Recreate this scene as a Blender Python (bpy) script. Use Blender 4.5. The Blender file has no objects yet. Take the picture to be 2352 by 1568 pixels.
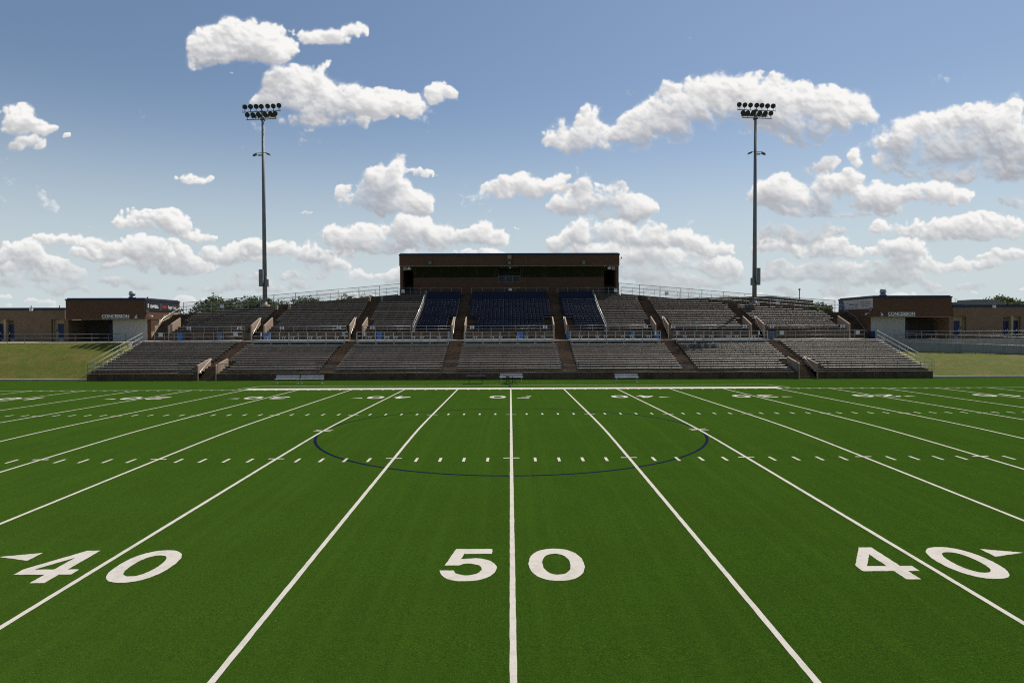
import bpy, bmesh, math, random
import numpy as np
from mathutils import Vector, Matrix

SC = bpy.context.scene
COL = SC.collection
random.seed(7)
R = math.radians

# ------------------------------------------------------------------ camera
cam = bpy.data.objects.new('camera', bpy.data.cameras.new('camera'))
COL.objects.link(cam)
SC.camera = cam
cam.data.sensor_width = 36.0
cam.data.lens = 22.717
cam.data.clip_start = 0.1
cam.data.clip_end = 6000
CAM = Vector((-0.032, -31.378, 5.413))
_yaw, _pit, _rol = 0.00274, 0.02335, 0.00324
_f = Vector((math.sin(_yaw)*math.cos(_pit), math.cos(_yaw)*math.cos(_pit), -math.sin(_pit)))
_r = Vector((math.cos(_yaw), -math.sin(_yaw), 0))
_d = _f.cross(_r)
_r2 = math.cos(_rol)*_r + math.sin(_rol)*_d
_d2 = -math.sin(_rol)*_r + math.cos(_rol)*_d
cam.matrix_world = Matrix(((_r2.x, -_d2.x, -_f.x, CAM.x), (_r2.y, -_d2.y, -_f.y, CAM.y), (_r2.z, -_d2.z, -_f.z, CAM.z), (0, 0, 0, 1)))

SC.view_settings.view_transform = 'Standard'
SC.view_settings.look = 'None'
SC.view_settings.exposure = 0.0
SC.view_settings.gamma = 1.0
SC.render.engine = 'CYCLES'
SC.cycles.use_denoising = False
SC.cycles.filter_width = 1.1
SC.cycles.max_bounces = 6
SC.cycles.transparent_max_bounces = 12

# ------------------------------------------------------------------ sun and sky
SUN_EL, SUN_AZ = R(57.3), R(39)          # azimuth measured from +Y towards +X
sun = bpy.data.objects.new('sun', bpy.data.lights.new('sun', 'SUN'))
COL.objects.link(sun)
sun.data.energy = 5.0
sun.data.angle = R(0.53)
sun.data.color = (1.0, 0.95, 0.87)
_sd = Vector((math.sin(SUN_AZ)*math.cos(SUN_EL), math.cos(SUN_AZ)*math.cos(SUN_EL), math.sin(SUN_EL)))
sun.rotation_euler = _sd.to_track_quat('Z', 'Y').to_euler()

# the clouds of the sky, each as ellipses (centre, half sizes) in thousandths on the plane one unit in front of the stand
CLOUDS = """-403,430,77,32;-353,417,40,22;-460,417,34,23;-433,444,37,19;-379,450,34,13;-466,401,27,8;-340,430,20,17;
-313,456,32,9;-273,445,44,18;-246,452,26,11;-299,447,20,9;
-390,353,20,9;-347,358,27,26;-314,358,51,30;-287,367,34,15;-254,341,67,31;-201,334,47,20;-190,357,27,13;-157,339,22,13;-321,315,34,8;-247,314,74,9;
-107,353,22,13;-100,369,12,6;
-764,316,39,19;-721,302,28,12;-742,282,28,9;-774,328,27,9;
-496,231,31,8;-469,227,13,5;
-188,221,35,31;-222,196,42,20;-161,189,44,19;-181,240,20,15;-202,178,40,8;-141,184,24,12;
-138,236,23,7;-114,233,7,3;
-21,210,26,11;6,213,27,13;40,215,40,16;70,226,16,9;-34,214,13,5;
134,197,42,23;93,182,36,16;181,177,40,19;80,207,13,7;154,214,20,9;
80,284,34,16;107,290,57,24;180,290,34,24;134,317,32,18;207,317,27,24;261,323,57,32;281,360,42,23;328,350,40,24;381,339,64,39;388,373,32,11;462,321,67,35;448,349,34,18;442,288,42,12;529,329,35,23;488,346,27,15;556,326,15,13;395,300,47,9;
630,279,57,35;690,286,57,34;751,299,57,37;777,329,37,15;603,242,40,12;758,242,51,24;691,234,64,16;784,272,27,40;583,253,23,9;
476,245,31,13;456,240,18,7;
528,258,6,8;533,247,6,5;
396,186,27,13;416,200,40,23;476,203,44,24;523,216,34,18;577,196,51,19;644,199,57,19;557,176,94,9;685,196,34,13;449,179,47,11;
598,147,44,13;658,145,51,15;732,149,57,16;780,145,27,11;
-557,169,57,10;-524,152,51,15;-484,141,37,11;-577,161,37,7;-517,172,27,7;
-698,134,54,9;-604,121,51,17;-558,117,37,15;-644,129,27,8;-584,136,27,7;
-759,109,42,19;-725,95,26,13;-778,123,20,8;
-437,112,44,13;-390,118,32,12;-410,102,40,5;
-236,131,51,19;-142,144,57,22;-75,137,57,18;-28,134,31,13;-182,123,101,9;-125,160,24,11;-289,115,27,8;-115,128,81,11;
134,140,57,22;187,137,57,19;261,126,71,16;322,120,44,12;87,122,24,15;154,157,34,9;
443,136,57,19;483,146,31,13;409,126,34,9;
-316,172,15,4;244,197,13,3;776,185,16,11;-269,163,7,3;-678,291,7,5;-430,382,12,5;-526,402,13,3;"""
def perlin(x,y,seed):
    rng=np.random.RandomState(seed); G=rng.rand(256,256)*2*np.pi; gx,gy=np.cos(G).astype(np.float32),np.sin(G).astype(np.float32)
    xi=np.floor(x).astype(np.int32); yi=np.floor(y).astype(np.int32); fx=(x-xi).astype(np.float32); fy=(y-yi).astype(np.float32)
    u=fx*fx*fx*(fx*(fx*6-15)+10); v=fy*fy*fy*(fy*(fy*6-15)+10)
    def g(a,b):
        i=(xi+a)&255; j=(yi+b)&255
        return gx[i,j]*(fx-a)+gy[i,j]*(fy-b)
    a=g(0,0);b=g(1,0);c=g(0,1);d=g(1,1)
    a=a+u*(b-a); c=c+u*(d-c)
    return 1.5*(a+v*(c-a))
def smooth(a,b,x):
    t=np.clip((x-a)/(b-a),0,1); return t*t*(3-2*t)
def blur(a,r):
    for ax in (0,1):
        for _ in range(2):
            c=np.cumsum(np.pad(a,[(r+1,r) if i==ax else (0,0) for i in (0,1)],mode='edge'),axis=ax,dtype=np.float64)
            n=2*r+1
            a=((c[n:]-c[:-n]) if ax==0 else (c[:,n:]-c[:,:-n]))/n
    return a.astype(np.float32)
def make_sky(W=2200,H=680):
    p=np.linspace(-1,1,W)[None,:].repeat(H,0).astype(np.float32); q=np.linspace(0,.62,H)[:,None].repeat(W,1).astype(np.float32)
    L=.034+.36*q
    px=H/.62
    # small wobble of the coordinates so that no puff stays a clean disc
    pp=p.copy(); qq=q.copy()
    fr=14.
    for o in range(5):
        lam=1/fr; w=np.clip(lam/L,0,1)*smooth(1.6,.7,lam/L)*L*.24
        pp+=w*perlin(p*fr+o*3.7,q*fr,40+o); qq+=w*.8*perlin(p*fr+o*9.1,q*fr+4,50+o); fr*=2.1
    rng=np.random.RandomState(5)
    near={0,2,3,4,5,6,9,10,11,12,23}; middle={1,7,8,13,14,16,18,22}
    layers=[[],[],[],[],[]]
    for ci,line in enumerate(CLOUDS.strip().split('\n')):
        for t in line.split(';'):
            if t: layers[4 if ci in near else 3 if ci in middle else 2].append(tuple(float(c)/1000 for c in t.split(',')))
    for li in (4,3,2):
        for cx,cy,rx,ry in list(layers[li]):
            if rx>.02 and rng.rand()<.5:
                a=rng.uniform(0,6.28); e=rng.uniform(1.0,1.5); f=rng.uniform(.10,.28)
                layers[li].append((cx+e*rx*np.cos(a),cy+e*ry*np.sin(a)*1.1,rx*f,max(.003,ry*f*.8)))
    for _ in range(215):
        qy=.012+.105*rng.rand(); x=rng.uniform(-1,1); big=(.25+.75*rng.rand())*(.015+.32*qy)
        for k in range(3):
            layers[0 if qy<.05 else 1].append((x+rng.uniform(-1,1)*big*1.1,qy+rng.uniform(-.1,.2)*big*.5,big*rng.uniform(.5,1),big*rng.uniform(.20,.36)))
    n=np.zeros_like(p); b=np.zeros_like(p); fr=12.
    for o in range(7):
        lam=1/fr; w=np.clip((lam/L)**.7,0,1.3)*smooth(1.5,.7,lam/L)
        n+=np.clip((lam/L)**.5,0,1.3)*smooth(1.5,.7,lam/L)*perlin(p*fr+o*7.3,q*fr+o*3.1,10+o)
        b+=w*(.36-np.abs(perlin(p*fr*.8+o*5.1+3,q*fr*.8+o*2.7,30+o)))
        fr*=1.9
    OC=np.zeros((H,W,3),np.float32); OA=np.zeros((H,W),np.float32)
    for blobs in layers:
        S=np.full((H,W),-1.,np.float32); Hh=np.zeros((H,W),np.float32)
        for cx,cy,rx,ry in blobs:
            asp=rx/ry
            cn=int(np.clip(12+13*asp*min(1,ry/.012),10,70))
            for i in range(cn):
                a=rng.uniform(0,2*np.pi); d=np.sqrt(rng.rand())*.92
                ux,uy=d*np.cos(a),d*np.sin(a)
                if uy<-.45: uy=-.45+.25*(uy+.45)
                r=ry*rng.uniform(.40,.86)*(1.15-.55*d)*(1.0 if uy>-.2 else .85)
                x=cx+ux*rx*1.05; y=cy+uy*ry*.92
                hz=.55*ry*np.sqrt(max(0,1-d*d))
                puffs=[(x,y,r,hz)]
                for _ in range(3):
                    a2=rng.uniform(-.35,np.pi+.35); puffs.append((x+r*.8*np.cos(a2),y+r*.8*np.sin(a2),r*rng.uniform(.26,.46),hz+r*.3))
                for x,y,r,hz in puffs:
                    m=1.6*r
                    i0=max(0,int((x-m+1)/2*W)); i1=min(W,int((x+m+1)/2*W)+2); j0=max(0,int((y-m)/.62*H)); j1=min(H,int((y+m)/.62*H)+2)
                    if i1<=i0 or j1<=j0: continue
                    dx=pp[j0:j1,i0:i1]-x; dy=qq[j0:j1,i0:i1]-y; dd=(dx*dx+dy*dy)/(r*r)
                    f=1-np.sqrt(dd)
                    np.maximum(S[j0:j1,i0:i1],f,out=S[j0:j1,i0:i1])
                    h=np.where(dd<1,hz+r*np.sqrt(np.clip(1-dd,0,1)),0)
                    np.maximum(Hh[j0:j1,i0:i1],h,out=Hh[j0:j1,i0:i1])
        S=blur(S,1)
        D=S+.60*n+.60*b-.06
        al=smooth(-.10,.22,D)
        veil=smooth(-.55,.25,blur(S,4)+.75*n-.1)*.20
        lx,ly=.40,.92
        T=(al*np.clip(.3+Hh/L*2.2,0,1.5)).astype(np.float32)
        tau=np.zeros_like(S); prev=0
        for d in (2,5,9,14,21,30,42,58,76):
            sx,sy=int(round(d*lx)),int(round(d*ly))
            sh=np.zeros_like(T); sh[:H-sy,:W-sx]=T[sy:,sx:]
            tau+=sh*(d-prev); prev=d
        L0=34*(q+.07)/.30
        light=np.exp(-.95*tau/L0)
        soft=np.clip(blur(tau/L0,2)*.9-.25,0,1)
        al=smooth(-.14,.46+.7*soft,D+.03)*(1-.12*soft)
        hh=Hh+L*.22*b+L*.05*n
        rel=0
        for r_,w_ in ((1,.40),(3,.35),(8,.25)):
            gy,gx=np.gradient(blur(hh,r_)); rel=rel+w_*np.tanh(-(gx*lx+gy*ly)*px*.9)
        thin=np.exp(-T*1.3)
        br=np.clip(.03+light*.72+.18*thin+rel*(.17+.26*np.sqrt(light))+.12*b,0,1)
        dark=np.array([.40,.41,.45]); lit=np.array([.98,.97,.95])
        col=dark+(lit-dark)*br[...,None]
        air=np.exp(-q/.06)[...,None]; col=col*(1-.45*air)+np.array([.62,.65,.67])*.45*air
        alpha=np.clip(al+veil*(1-al),0,1)
        OC=OC*(1-alpha[...,None])+col*alpha[...,None]; OA=OA+alpha*(1-OA)
    col=OC/np.maximum(OA,1e-4)[...,None]
    edge=smooth(0,.04,1-np.abs(p))*smooth(0,.03,.62-q)
    alpha=OA*edge*(.58+.42*smooth(0.01,.15,q))
    return np.dstack([col,alpha]).astype(np.float32)

def make_world():
    w = bpy.data.worlds.new('World')
    SC.world = w
    w.use_nodes = True
    nt = w.node_tree
    nt.nodes.clear()
    N = nt.nodes.new
    L = nt.links.new
    def math_(op, a, b=None):
        m = N('ShaderNodeMath'); m.operation = op
        for i, v in enumerate((a, b)):
            if v is None: continue
            if isinstance(v, (int, float)): m.inputs[i].default_value = v
            else: L(v, m.inputs[i])
        return m.outputs[0]
    sky = N('ShaderNodeTexSky')
    sky.sky_type = 'NISHITA'
    sky.sun_disc = False
    sky.sun_elevation = SUN_EL
    sky.sun_rotation = SUN_AZ
    sky.altitude = 0
    sky.air_density = 1.0
    sky.dust_density = 0.45
    sky.ozone_density = 1.15
    bg = N('ShaderNodeBackground'); bg.inputs['Strength'].default_value = 0.088
    L(sky.outputs[0], bg.inputs['Color'])
    im = make_sky()
    H, W, _ = im.shape
    img = bpy.data.images.new('cumulus', W, H, alpha=True, float_buffer=True)
    img.colorspace_settings.name = 'Non-Color'
    img.alpha_mode = 'CHANNEL_PACKED'
    img.pixels.foreach_set(im.ravel())
    img.pack()
    tc = N('ShaderNodeTexCoord')
    sp = N('ShaderNodeSeparateXYZ'); L(tc.outputs['Generated'], sp.inputs[0])
    front = math_('GREATER_THAN', sp.outputs[1], 0.3)
    yy = math_('MAXIMUM', sp.outputs[1], 0.3)
    u = math_('MULTIPLY', math_('ADD', math_('DIVIDE', sp.outputs[0], yy), 1.0), 0.5)
    v = math_('DIVIDE', math_('DIVIDE', sp.outputs[2], yy), 0.62)
    cb = N('ShaderNodeCombineXYZ'); L(u, cb.inputs[0]); L(v, cb.inputs[1])
    ti = N('ShaderNodeTexImage'); ti.image = img; ti.extension = 'CLIP'; ti.interpolation = 'Cubic'
    L(cb.outputs[0], ti.inputs[0])
    # broken cloud over the rest of the dome, behind and above the camera
    nz = N('ShaderNodeTexNoise'); nz.inputs['Scale'].default_value = 4.5; nz.inputs['Detail'].default_value = 7; nz.inputs['Roughness'].default_value = 0.55
    mp = N('ShaderNodeMapping'); mp.inputs['Scale'].default_value = (1, 1, 2.2)
    L(tc.outputs['Generated'], mp.inputs[0]); L(mp.outputs[0], nz.inputs['Vector'])
    cr = N('ShaderNodeMapRange'); cr.interpolation_type = 'SMOOTHSTEP'
    cr.inputs['From Min'].default_value = 0.55; cr.inputs['From Max'].default_value = 0.72
    L(nz.outputs[0], cr.inputs['Value'])
    back = N('ShaderNodeMapRange'); back.interpolation_type = 'SMOOTHSTEP'
    back.inputs['From Min'].default_value = 0.68; back.inputs['From Max'].default_value = 0.45
    L(sp.outputs[1], back.inputs['Value'])
    rest = math_('MULTIPLY', math_('MULTIPLY', cr.outputs[0], back.outputs[0]), 0.25)
    rest = math_('MULTIPLY', rest, math_('GREATER_THAN', sp.outputs[2], 0.0))
    fa = math_('MULTIPLY', ti.outputs['Alpha'], front)
    b2 = N('ShaderNodeBackground'); L(ti.outputs['Color'], b2.inputs['Color']); b2.inputs['Strength'].default_value = 0.96
    b3 = N('ShaderNodeBackground'); b3.inputs['Color'].default_value = (0.72, 0.74, 0.78, 1)
    hz = N('ShaderNodeMapRange'); hz.interpolation_type = 'SMOOTHERSTEP'
    hz.inputs['From Min'].default_value = 0.36; hz.inputs['From Max'].default_value = -0.02; hz.inputs['To Max'].default_value = 0.96
    L(sp.outputs[2], hz.inputs['Value'])
    bh = N('ShaderNodeBackground'); bh.inputs['Color'].default_value = (0.585, 0.665, 0.70, 1)
    mh = N('ShaderNodeMixShader'); 
    fr = N('ShaderNodeMapRange'); fr.interpolation_type = 'SMOOTHSTEP'      # the side of the sun is the hazier one
    fr.inputs['From Min'].default_value = -0.3; fr.inputs['From Max'].default_value = 0.5; fr.inputs['To Min'].default_value = 0.25
    L(sp.outputs[1], fr.inputs['Value'])
    L(math_('MULTIPLY', hz.outputs[0], fr.outputs[0]), mh.inputs[0]); L(bg.outputs[0], mh.inputs[1]); L(bh.outputs[0], mh.inputs[2])
    m0 = N('ShaderNodeMixShader'); L(rest, m0.inputs[0]); L(mh.outputs[0], m0.inputs[1]); L(b3.outputs[0], m0.inputs[2])
    m1 = N('ShaderNodeMixShader'); L(fa, m1.inputs[0]); L(m0.outputs[0], m1.inputs[1]); L(b2.outputs[0], m1.inputs[2])
    out = N('ShaderNodeOutputWorld'); L(m1.outputs[0], out.inputs[0])
    w.cycles.sampling_method = 'MANUAL'
    w.cycles.sample_map_resolution = 1024
make_world()

# ------------------------------------------------------------------ helpers
class MB:
    """collects vertices and faces, then links them as one mesh object"""
    def __init__(s): s.v = []; s.f = []; s.sm = []
    def add(s, vs, fs, smooth=False):
        b = len(s.v); s.v += [tuple(v) for v in vs]; s.f += [tuple(b+i for i in f) for f in fs]; s.sm += [smooth]*len(fs); return s
    def box(s, x0, x1, y0, y1, z0, z1):
        if x0 > x1: x0, x1 = x1, x0
        if y0 > y1: y0, y1 = y1, y0
        if z0 > z1: z0, z1 = z1, z0
        return s.add([(x0,y0,z0),(x1,y0,z0),(x1,y1,z0),(x0,y1,z0),(x0,y0,z1),(x1,y0,z1),(x1,y1,z1),(x0,y1,z1)],
                     [(3,2,1,0),(4,5,6,7),(0,1,5,4),(1,2,6,5),(2,3,7,6),(3,0,4,7)])
    def tube(s, pts, r, n=6, r2=None):
        pts = [Vector(p) for p in pts]; rings = []; vs = []
        for i, p in enumerate(pts):
            t = (pts[min(i+1, len(pts)-1)] - pts[max(i-1, 0)]).normalized()
            a = t.cross(Vector((0,0,1)))
            if a.length < 1e-3: a = t.cross(Vector((1,0,0)))
            a.normalize(); b = t.cross(a)
            rr = r if r2 is None else r + (r2-r)*i/(len(pts)-1)
            vs += [p + a*rr*math.cos(2*math.pi*k/n) + b*rr*math.sin(2*math.pi*k/n) for k in range(n)]
        fs = []
        for i in range(len(pts)-1):
            for k in range(n):
                fs.append((i*n+k, i*n+(k+1)%n, (i+1)*n+(k+1)%n, (i+1)*n+k))
        s.add(vs, fs, n > 6)
        m = (len(pts)-1)*n; b = len(s.v)-len(vs)
        s.f += [tuple(b+k for k in range(n))[::-1], tuple(b+m+k for k in range(n))]; s.sm += [False, False]
        return s
    def lathe(s, prof, cx, cy, n=16):
        vs = []; fs = []
        for r, z in prof:
            vs += [(cx + r*math.cos(2*math.pi*k/n), cy + r*math.sin(2*math.pi*k/n), z) for k in range(n)]
        for i in range(len(prof)-1):
            for k in range(n):
                fs.append((i*n+k, i*n+(k+1)%n, (i+1)*n+(k+1)%n, (i+1)*n+k))
        s.add(vs, fs, True)
        b = len(s.v)-len(vs); m = (len(prof)-1)*n
        s.f += [tuple(b+k for k in range(n))[::-1], tuple(b+m+k for k in range(n))]; s.sm += [False, False]
        return s
    def profile_x(s, pts, x0, x1):
        """a closed outline of (y, z) points drawn out from x0 to x1"""
        n = len(pts)
        vs = [(x0, y, z) for y, z in pts] + [(x1, y, z) for y, z in pts]
        fs = [tuple(range(n)), tuple(range(n, 2*n))[::-1]] + [(i, i+n, (i+1) % n+n, (i+1) % n) for i in range(n)]
        return s.add(vs, fs)
    def profile_z(s, pts, z0, z1):
        n = len(pts)
        vs = [(x, y, z0) for x, y in pts] + [(x, y, z1) for x, y in pts]
        fs = [tuple(range(n))[::-1], tuple(range(n, 2*n))] + [(i, (i+1) % n, (i+1) % n+n, i+n) for i in range(n)]
        return s.add(vs, fs)
    def mesh(s, name, mats):
        me = bpy.data.meshes.new(name)
        me.from_pydata(s.v, [], s.f)
        if any(s.sm): me.polygons.foreach_set('use_smooth', s.sm)
        for m in (mats if isinstance(mats, (list, tuple)) else [mats]): me.materials.append(m)
        bm = bmesh.new(); bm.from_mesh(me); bmesh.ops.recalc_face_normals(bm, faces=bm.faces[:]); bm.to_mesh(me); bm.free()
        me.update()
        return me
    def build(s, name, mats, parent=None, origin=(0,0,0)):
        """links the shape; its vertices are given in the place itself and are made relative to the parent, or to origin"""
        o = Vector(origin)
        if parent is not None:
            o = Vector(parent.get('_o', (0,0,0)))
        if o.length: s.v = [(x-o.x, y-o.y, z-o.z) for x, y, z in s.v]
        ob = bpy.data.objects.new(name, s.mesh(name, mats)); COL.objects.link(ob)
        if parent is not None:
            ob.parent = parent; ob['_o'] = list(o)
        else:
            ob.location = o; ob['_o'] = list(o)
        return ob

def tag(o, label=None, cat=None, group=None, kind=None):
    for k, v in (('label', label), ('category', cat), ('group', group), ('kind', kind)):
        if v: o[k] = v
    return o
def thing(name, label, cat, loc=(0,0,0), group=None):
    o = bpy.data.objects.new(name, None); COL.objects.link(o); o.location = loc; o['_o'] = list(loc)
    o.empty_display_size = 0.2
    return tag(o, label, cat, group)
def put(name, me, parent=None, loc=(0,0,0), rot=(0,0,0)):
    """one more object on mesh data already made"""
    o = bpy.data.objects.new(name, me); COL.objects.link(o); o.location = loc; o.rotation_euler = rot
    if parent is not None: o.parent = parent
    return o
def text_mb(s, size, offset=0.0, extrude=0.0, align='CENTER', spacing=1.0):
    cu = bpy.data.curves.new('lettering', 'FONT'); cu.body = s; cu.size = size; cu.offset = offset; cu.extrude = extrude
    cu.align_x = align; cu.align_y = 'CENTER'; cu.space_character = spacing; cu.resolution_u = 3
    o = bpy.data.objects.new('lettering', cu); COL.objects.link(o)
    dg = bpy.context.evaluated_depsgraph_get(); dg.update()
    me = bpy.data.meshes.new_from_object(o.evaluated_get(dg))
    vs = [v.co.copy() for v in me.vertices]; fs = [tuple(p.vertices) for p in me.polygons]
    bpy.data.objects.remove(o); bpy.data.meshes.remove(me); bpy.data.curves.remove(cu)
    return vs, fs
def place_text(mb, vf, origin, right, up, sx=1, sy=1):
    vs, fs = vf; o, r, u = Vector(origin), Vector(right), Vector(up); n = r.cross(u)
    mb.add([o + r*v.x*sx + u*v.y*sy + n*v.z for v in vs], fs)
ORD = ['zeroth','first','second','third','fourth','fifth','sixth','seventh','eighth','ninth','tenth','eleventh','twelfth','thirteenth',
       'fourteenth','fifteenth','sixteenth','seventeenth','eighteenth','nineteenth','twentieth','twenty-first','twenty-second']

# ------------------------------------------------------------------ materials
def new_mat(name):
    m = bpy.data.materials.new(name); m.use_nodes = True
    nt = m.node_tree; b = nt.nodes['Principled BSDF']
    return m, nt, b
def ramp(nt, fac, stops):
    r = nt.nodes.new('ShaderNodeValToRGB'); cr = r.color_ramp
    while len(cr.elements) < len(stops): cr.elements.new(0.5)
    for e, (p, c) in zip(cr.elements, stops): e.position = p; e.color = (*c, 1)
    nt.links.new(fac, r.inputs[0]); return r.outputs[0]
def noise(nt, vec, scale, detail=4, rough=0.55, stretch=None, dist=0.0):
    n = nt.nodes.new('ShaderNodeTexNoise'); n.inputs['Scale'].default_value = scale; n.inputs['Detail'].default_value = detail
    n.inputs['Roughness'].default_value = rough; n.inputs['Distortion'].default_value = dist
    if stretch:
        mp = nt.nodes.new('ShaderNodeMapping'); mp.inputs['Scale'].default_value = stretch; nt.links.new(vec, mp.inputs[0]); vec = mp.outputs[0]
    nt.links.new(vec, n.inputs['Vector']); return n.outputs[0]
def mixc(nt, fac, a, b, mode='MIX'):
    m = nt.nodes.new('ShaderNodeMix'); m.data_type = 'RGBA'; m.blend_type = mode
    for sock, v in ((m.inputs[0], fac), (m.inputs[6], a), (m.inputs[7], b)):
        if isinstance(v, (int, float)): sock.default_value = v
        elif isinstance(v, tuple): sock.default_value = (*v, 1)
        else: nt.links.new(v, sock)
    return m.outputs[2]
def maprange(nt, v, a, b, c=0.0, d=1.0, smooth_=True):
    m = nt.nodes.new('ShaderNodeMapRange'); m.interpolation_type = 'SMOOTHSTEP' if smooth_ else 'LINEAR'
    for k, x in zip(('From Min', 'From Max', 'To Min', 'To Max'), (a, b, c, d)): m.inputs[k].default_value = x
    nt.links.new(v, m.inputs['Value']); return m.outputs[0]
def world_pos(nt):
    return nt.nodes.new('ShaderNodeNewGeometry').outputs['Position']
def obj_pos(nt):
    return nt.nodes.new('ShaderNodeTexCoord').outputs['Object']
def bump(nt, b, h, strength, dist):
    n = nt.nodes.new('ShaderNodeBump'); n.inputs['Strength'].default_value = strength; n.inputs['Distance'].default_value = dist
    nt.links.new(h, n.inputs['Height']); nt.links.new(n.outputs[0], b.inputs['Normal'])

def plain(name, col, rough=0.6, metal=0.0, var=0.12, scale=3.0, spec=0.4, local=False):
    """a painted or metal surface with a little unevenness and wear"""
    m, nt, b = new_mat(name)
    p = obj_pos(nt) if local else world_pos(nt)
    n = noise(nt, p, scale, 5, 0.6); n2 = noise(nt, p, scale*9, 3, 0.6)
    lo = tuple(c*(1-var) for c in col); hi = tuple(min(1, c*(1+var)) for c in col)
    c = ramp(nt, n, [(0.3, lo), (0.7, hi)])
    c = mixc(nt, maprange(nt, n2, 0.55, 0.75, 0, 0.5*var*3), c, tuple(x*0.7 for x in col))
    nt.links.new(c, b.inputs['Base Color'])
    nt.links.new(maprange(nt, n2, 0.2, 0.8, max(0.05, rough-0.1), min(1, rough+0.12)), b.inputs['Roughness'])
    b.inputs['Metallic'].default_value = metal; b.inputs['Specular IOR Level'].default_value = spec
    return m

def vary(m, lo, hi):
    nt = m.node_tree; b = nt.nodes['Principled BSDF']; l = b.inputs['Base Color'].links[0]; src = l.from_socket
    oi = nt.nodes.new('ShaderNodeObjectInfo'); v = maprange(nt, oi.outputs['Random'], 0, 1, lo, hi, False)
    hsv = nt.nodes.new('ShaderNodeHueSaturation'); nt.links.new(v, hsv.inputs['Value']); nt.links.new(src, hsv.inputs['Color']); nt.links.new(hsv.outputs[0], b.inputs['Base Color'])
    return m
def make_turf():
    m, nt, b = new_mat('artificial_turf')
    p = world_pos(nt)
    fine = noise(nt, p, 42, 4, 0.75); mid = noise(nt, p, 11, 4, 0.65); big = noise(nt, p, 0.45, 5, 0.6)
    streak = noise(nt, p, 1.0, 4, 0.6, stretch=(2.6, 0.05, 1)); blade = noise(nt, p, 30, 2, 0.6, stretch=(1.0, 0.45, 1))
    c = ramp(nt, fine, [(0.34, (0.0022, 0.0080, 0.0006)), (0.50, (0.0150, 0.0425, 0.0026)), (0.68, (0.055, 0.121, 0.0095))])
    c = mixc(nt, maprange(nt, blade, 0.40, 0.66, 0, 0.5), c, (0.0285, 0.071, 0.0042))
    c = mixc(nt, maprange(nt, mid, 0.42, 0.70, 0, 0.55), c, (0.0105, 0.031, 0.0024))
    c = mixc(nt, maprange(nt, big, 0.35, 0.70, 0, 0.38), c, (0.0145, 0.035, 0.0028))
    c = mixc(nt, maprange(nt, streak, 0.44, 0.70, 0, 0.20), c, (0.039, 0.084, 0.0060))
    spk = noise(nt, p, 58, 1, 0.4)
    c = mixc(nt, maprange(nt, spk, 0.74, 0.82, 0, 0.8), c, (0.30, 0.36, 0.12))  # pale specks: infill grains, and glints painted into the colour
    nt.links.new(c, b.inputs['Base Color'])
    b.inputs['Roughness'].default_value = 0.9; b.inputs['Specular IOR Level'].default_value = 0.0
    b.inputs['Sheen Weight'].default_value = 0.26; b.inputs['Sheen Roughness'].default_value = 0.5; b.inputs['Sheen Tint'].default_value = (0.36, 0.56, 0.10, 1)
    bump(nt, b, fine, 0.9, 0.03)
    return m
def make_paint(name, base, dark, amt=0.5):
    """fibres of coloured turf, a little darker where they part"""
    m, nt, b = new_mat(name)
    p = world_pos(nt)
    f = noise(nt, p, 46, 4, 0.75); g = noise(nt, p, 4, 4, 0.6)
    c = mixc(nt, maprange(nt, f, 0.48, 0.70, 0, amt), base, dark)
    c = mixc(nt, maprange(nt, g, 0.42, 0.72, 0, 0.26), c, dark)
    nt.links.new(c, b.inputs['Base Color']); b.inputs['Roughness'].default_value = 0.9; b.inputs['Specular IOR Level'].default_value = 0.03
    bump(nt, b, f, 0.6, 0.02)
    return m
def make_concrete(name, col, stain, stain_amt=0.6, streaks=0.5):
    m, nt, b = new_mat(name)
    p = world_pos(nt)
    n1 = noise(nt, p, 0.9, 6, 0.62, dist=0.4); n2 = noise(nt, p, 14, 4, 0.6); n3 = noise(nt, p, 2.0, 4, 0.6, stretch=(2.4, 2.4, 0.18))
    c = ramp(nt, n2, [(0.3, tuple(x*0.86 for x in col)), (0.7, tuple(min(1, x*1.12) for x in col))])
    c = mixc(nt, maprange(nt, n1, 0.42, 0.68, 0, stain_amt), c, stain)
    c = mixc(nt, maprange(nt, n3, 0.50, 0.72, 0, streaks), c, tuple(x*0.55 for x in stain))
    nt.links.new(c, b.inputs['Base Color']); b.inputs['Roughness'].default_value = 0.88; b.inputs['Specular IOR Level'].default_value = 0.2
    bump(nt, b, n2, 0.35, 0.01)
    return m
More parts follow.
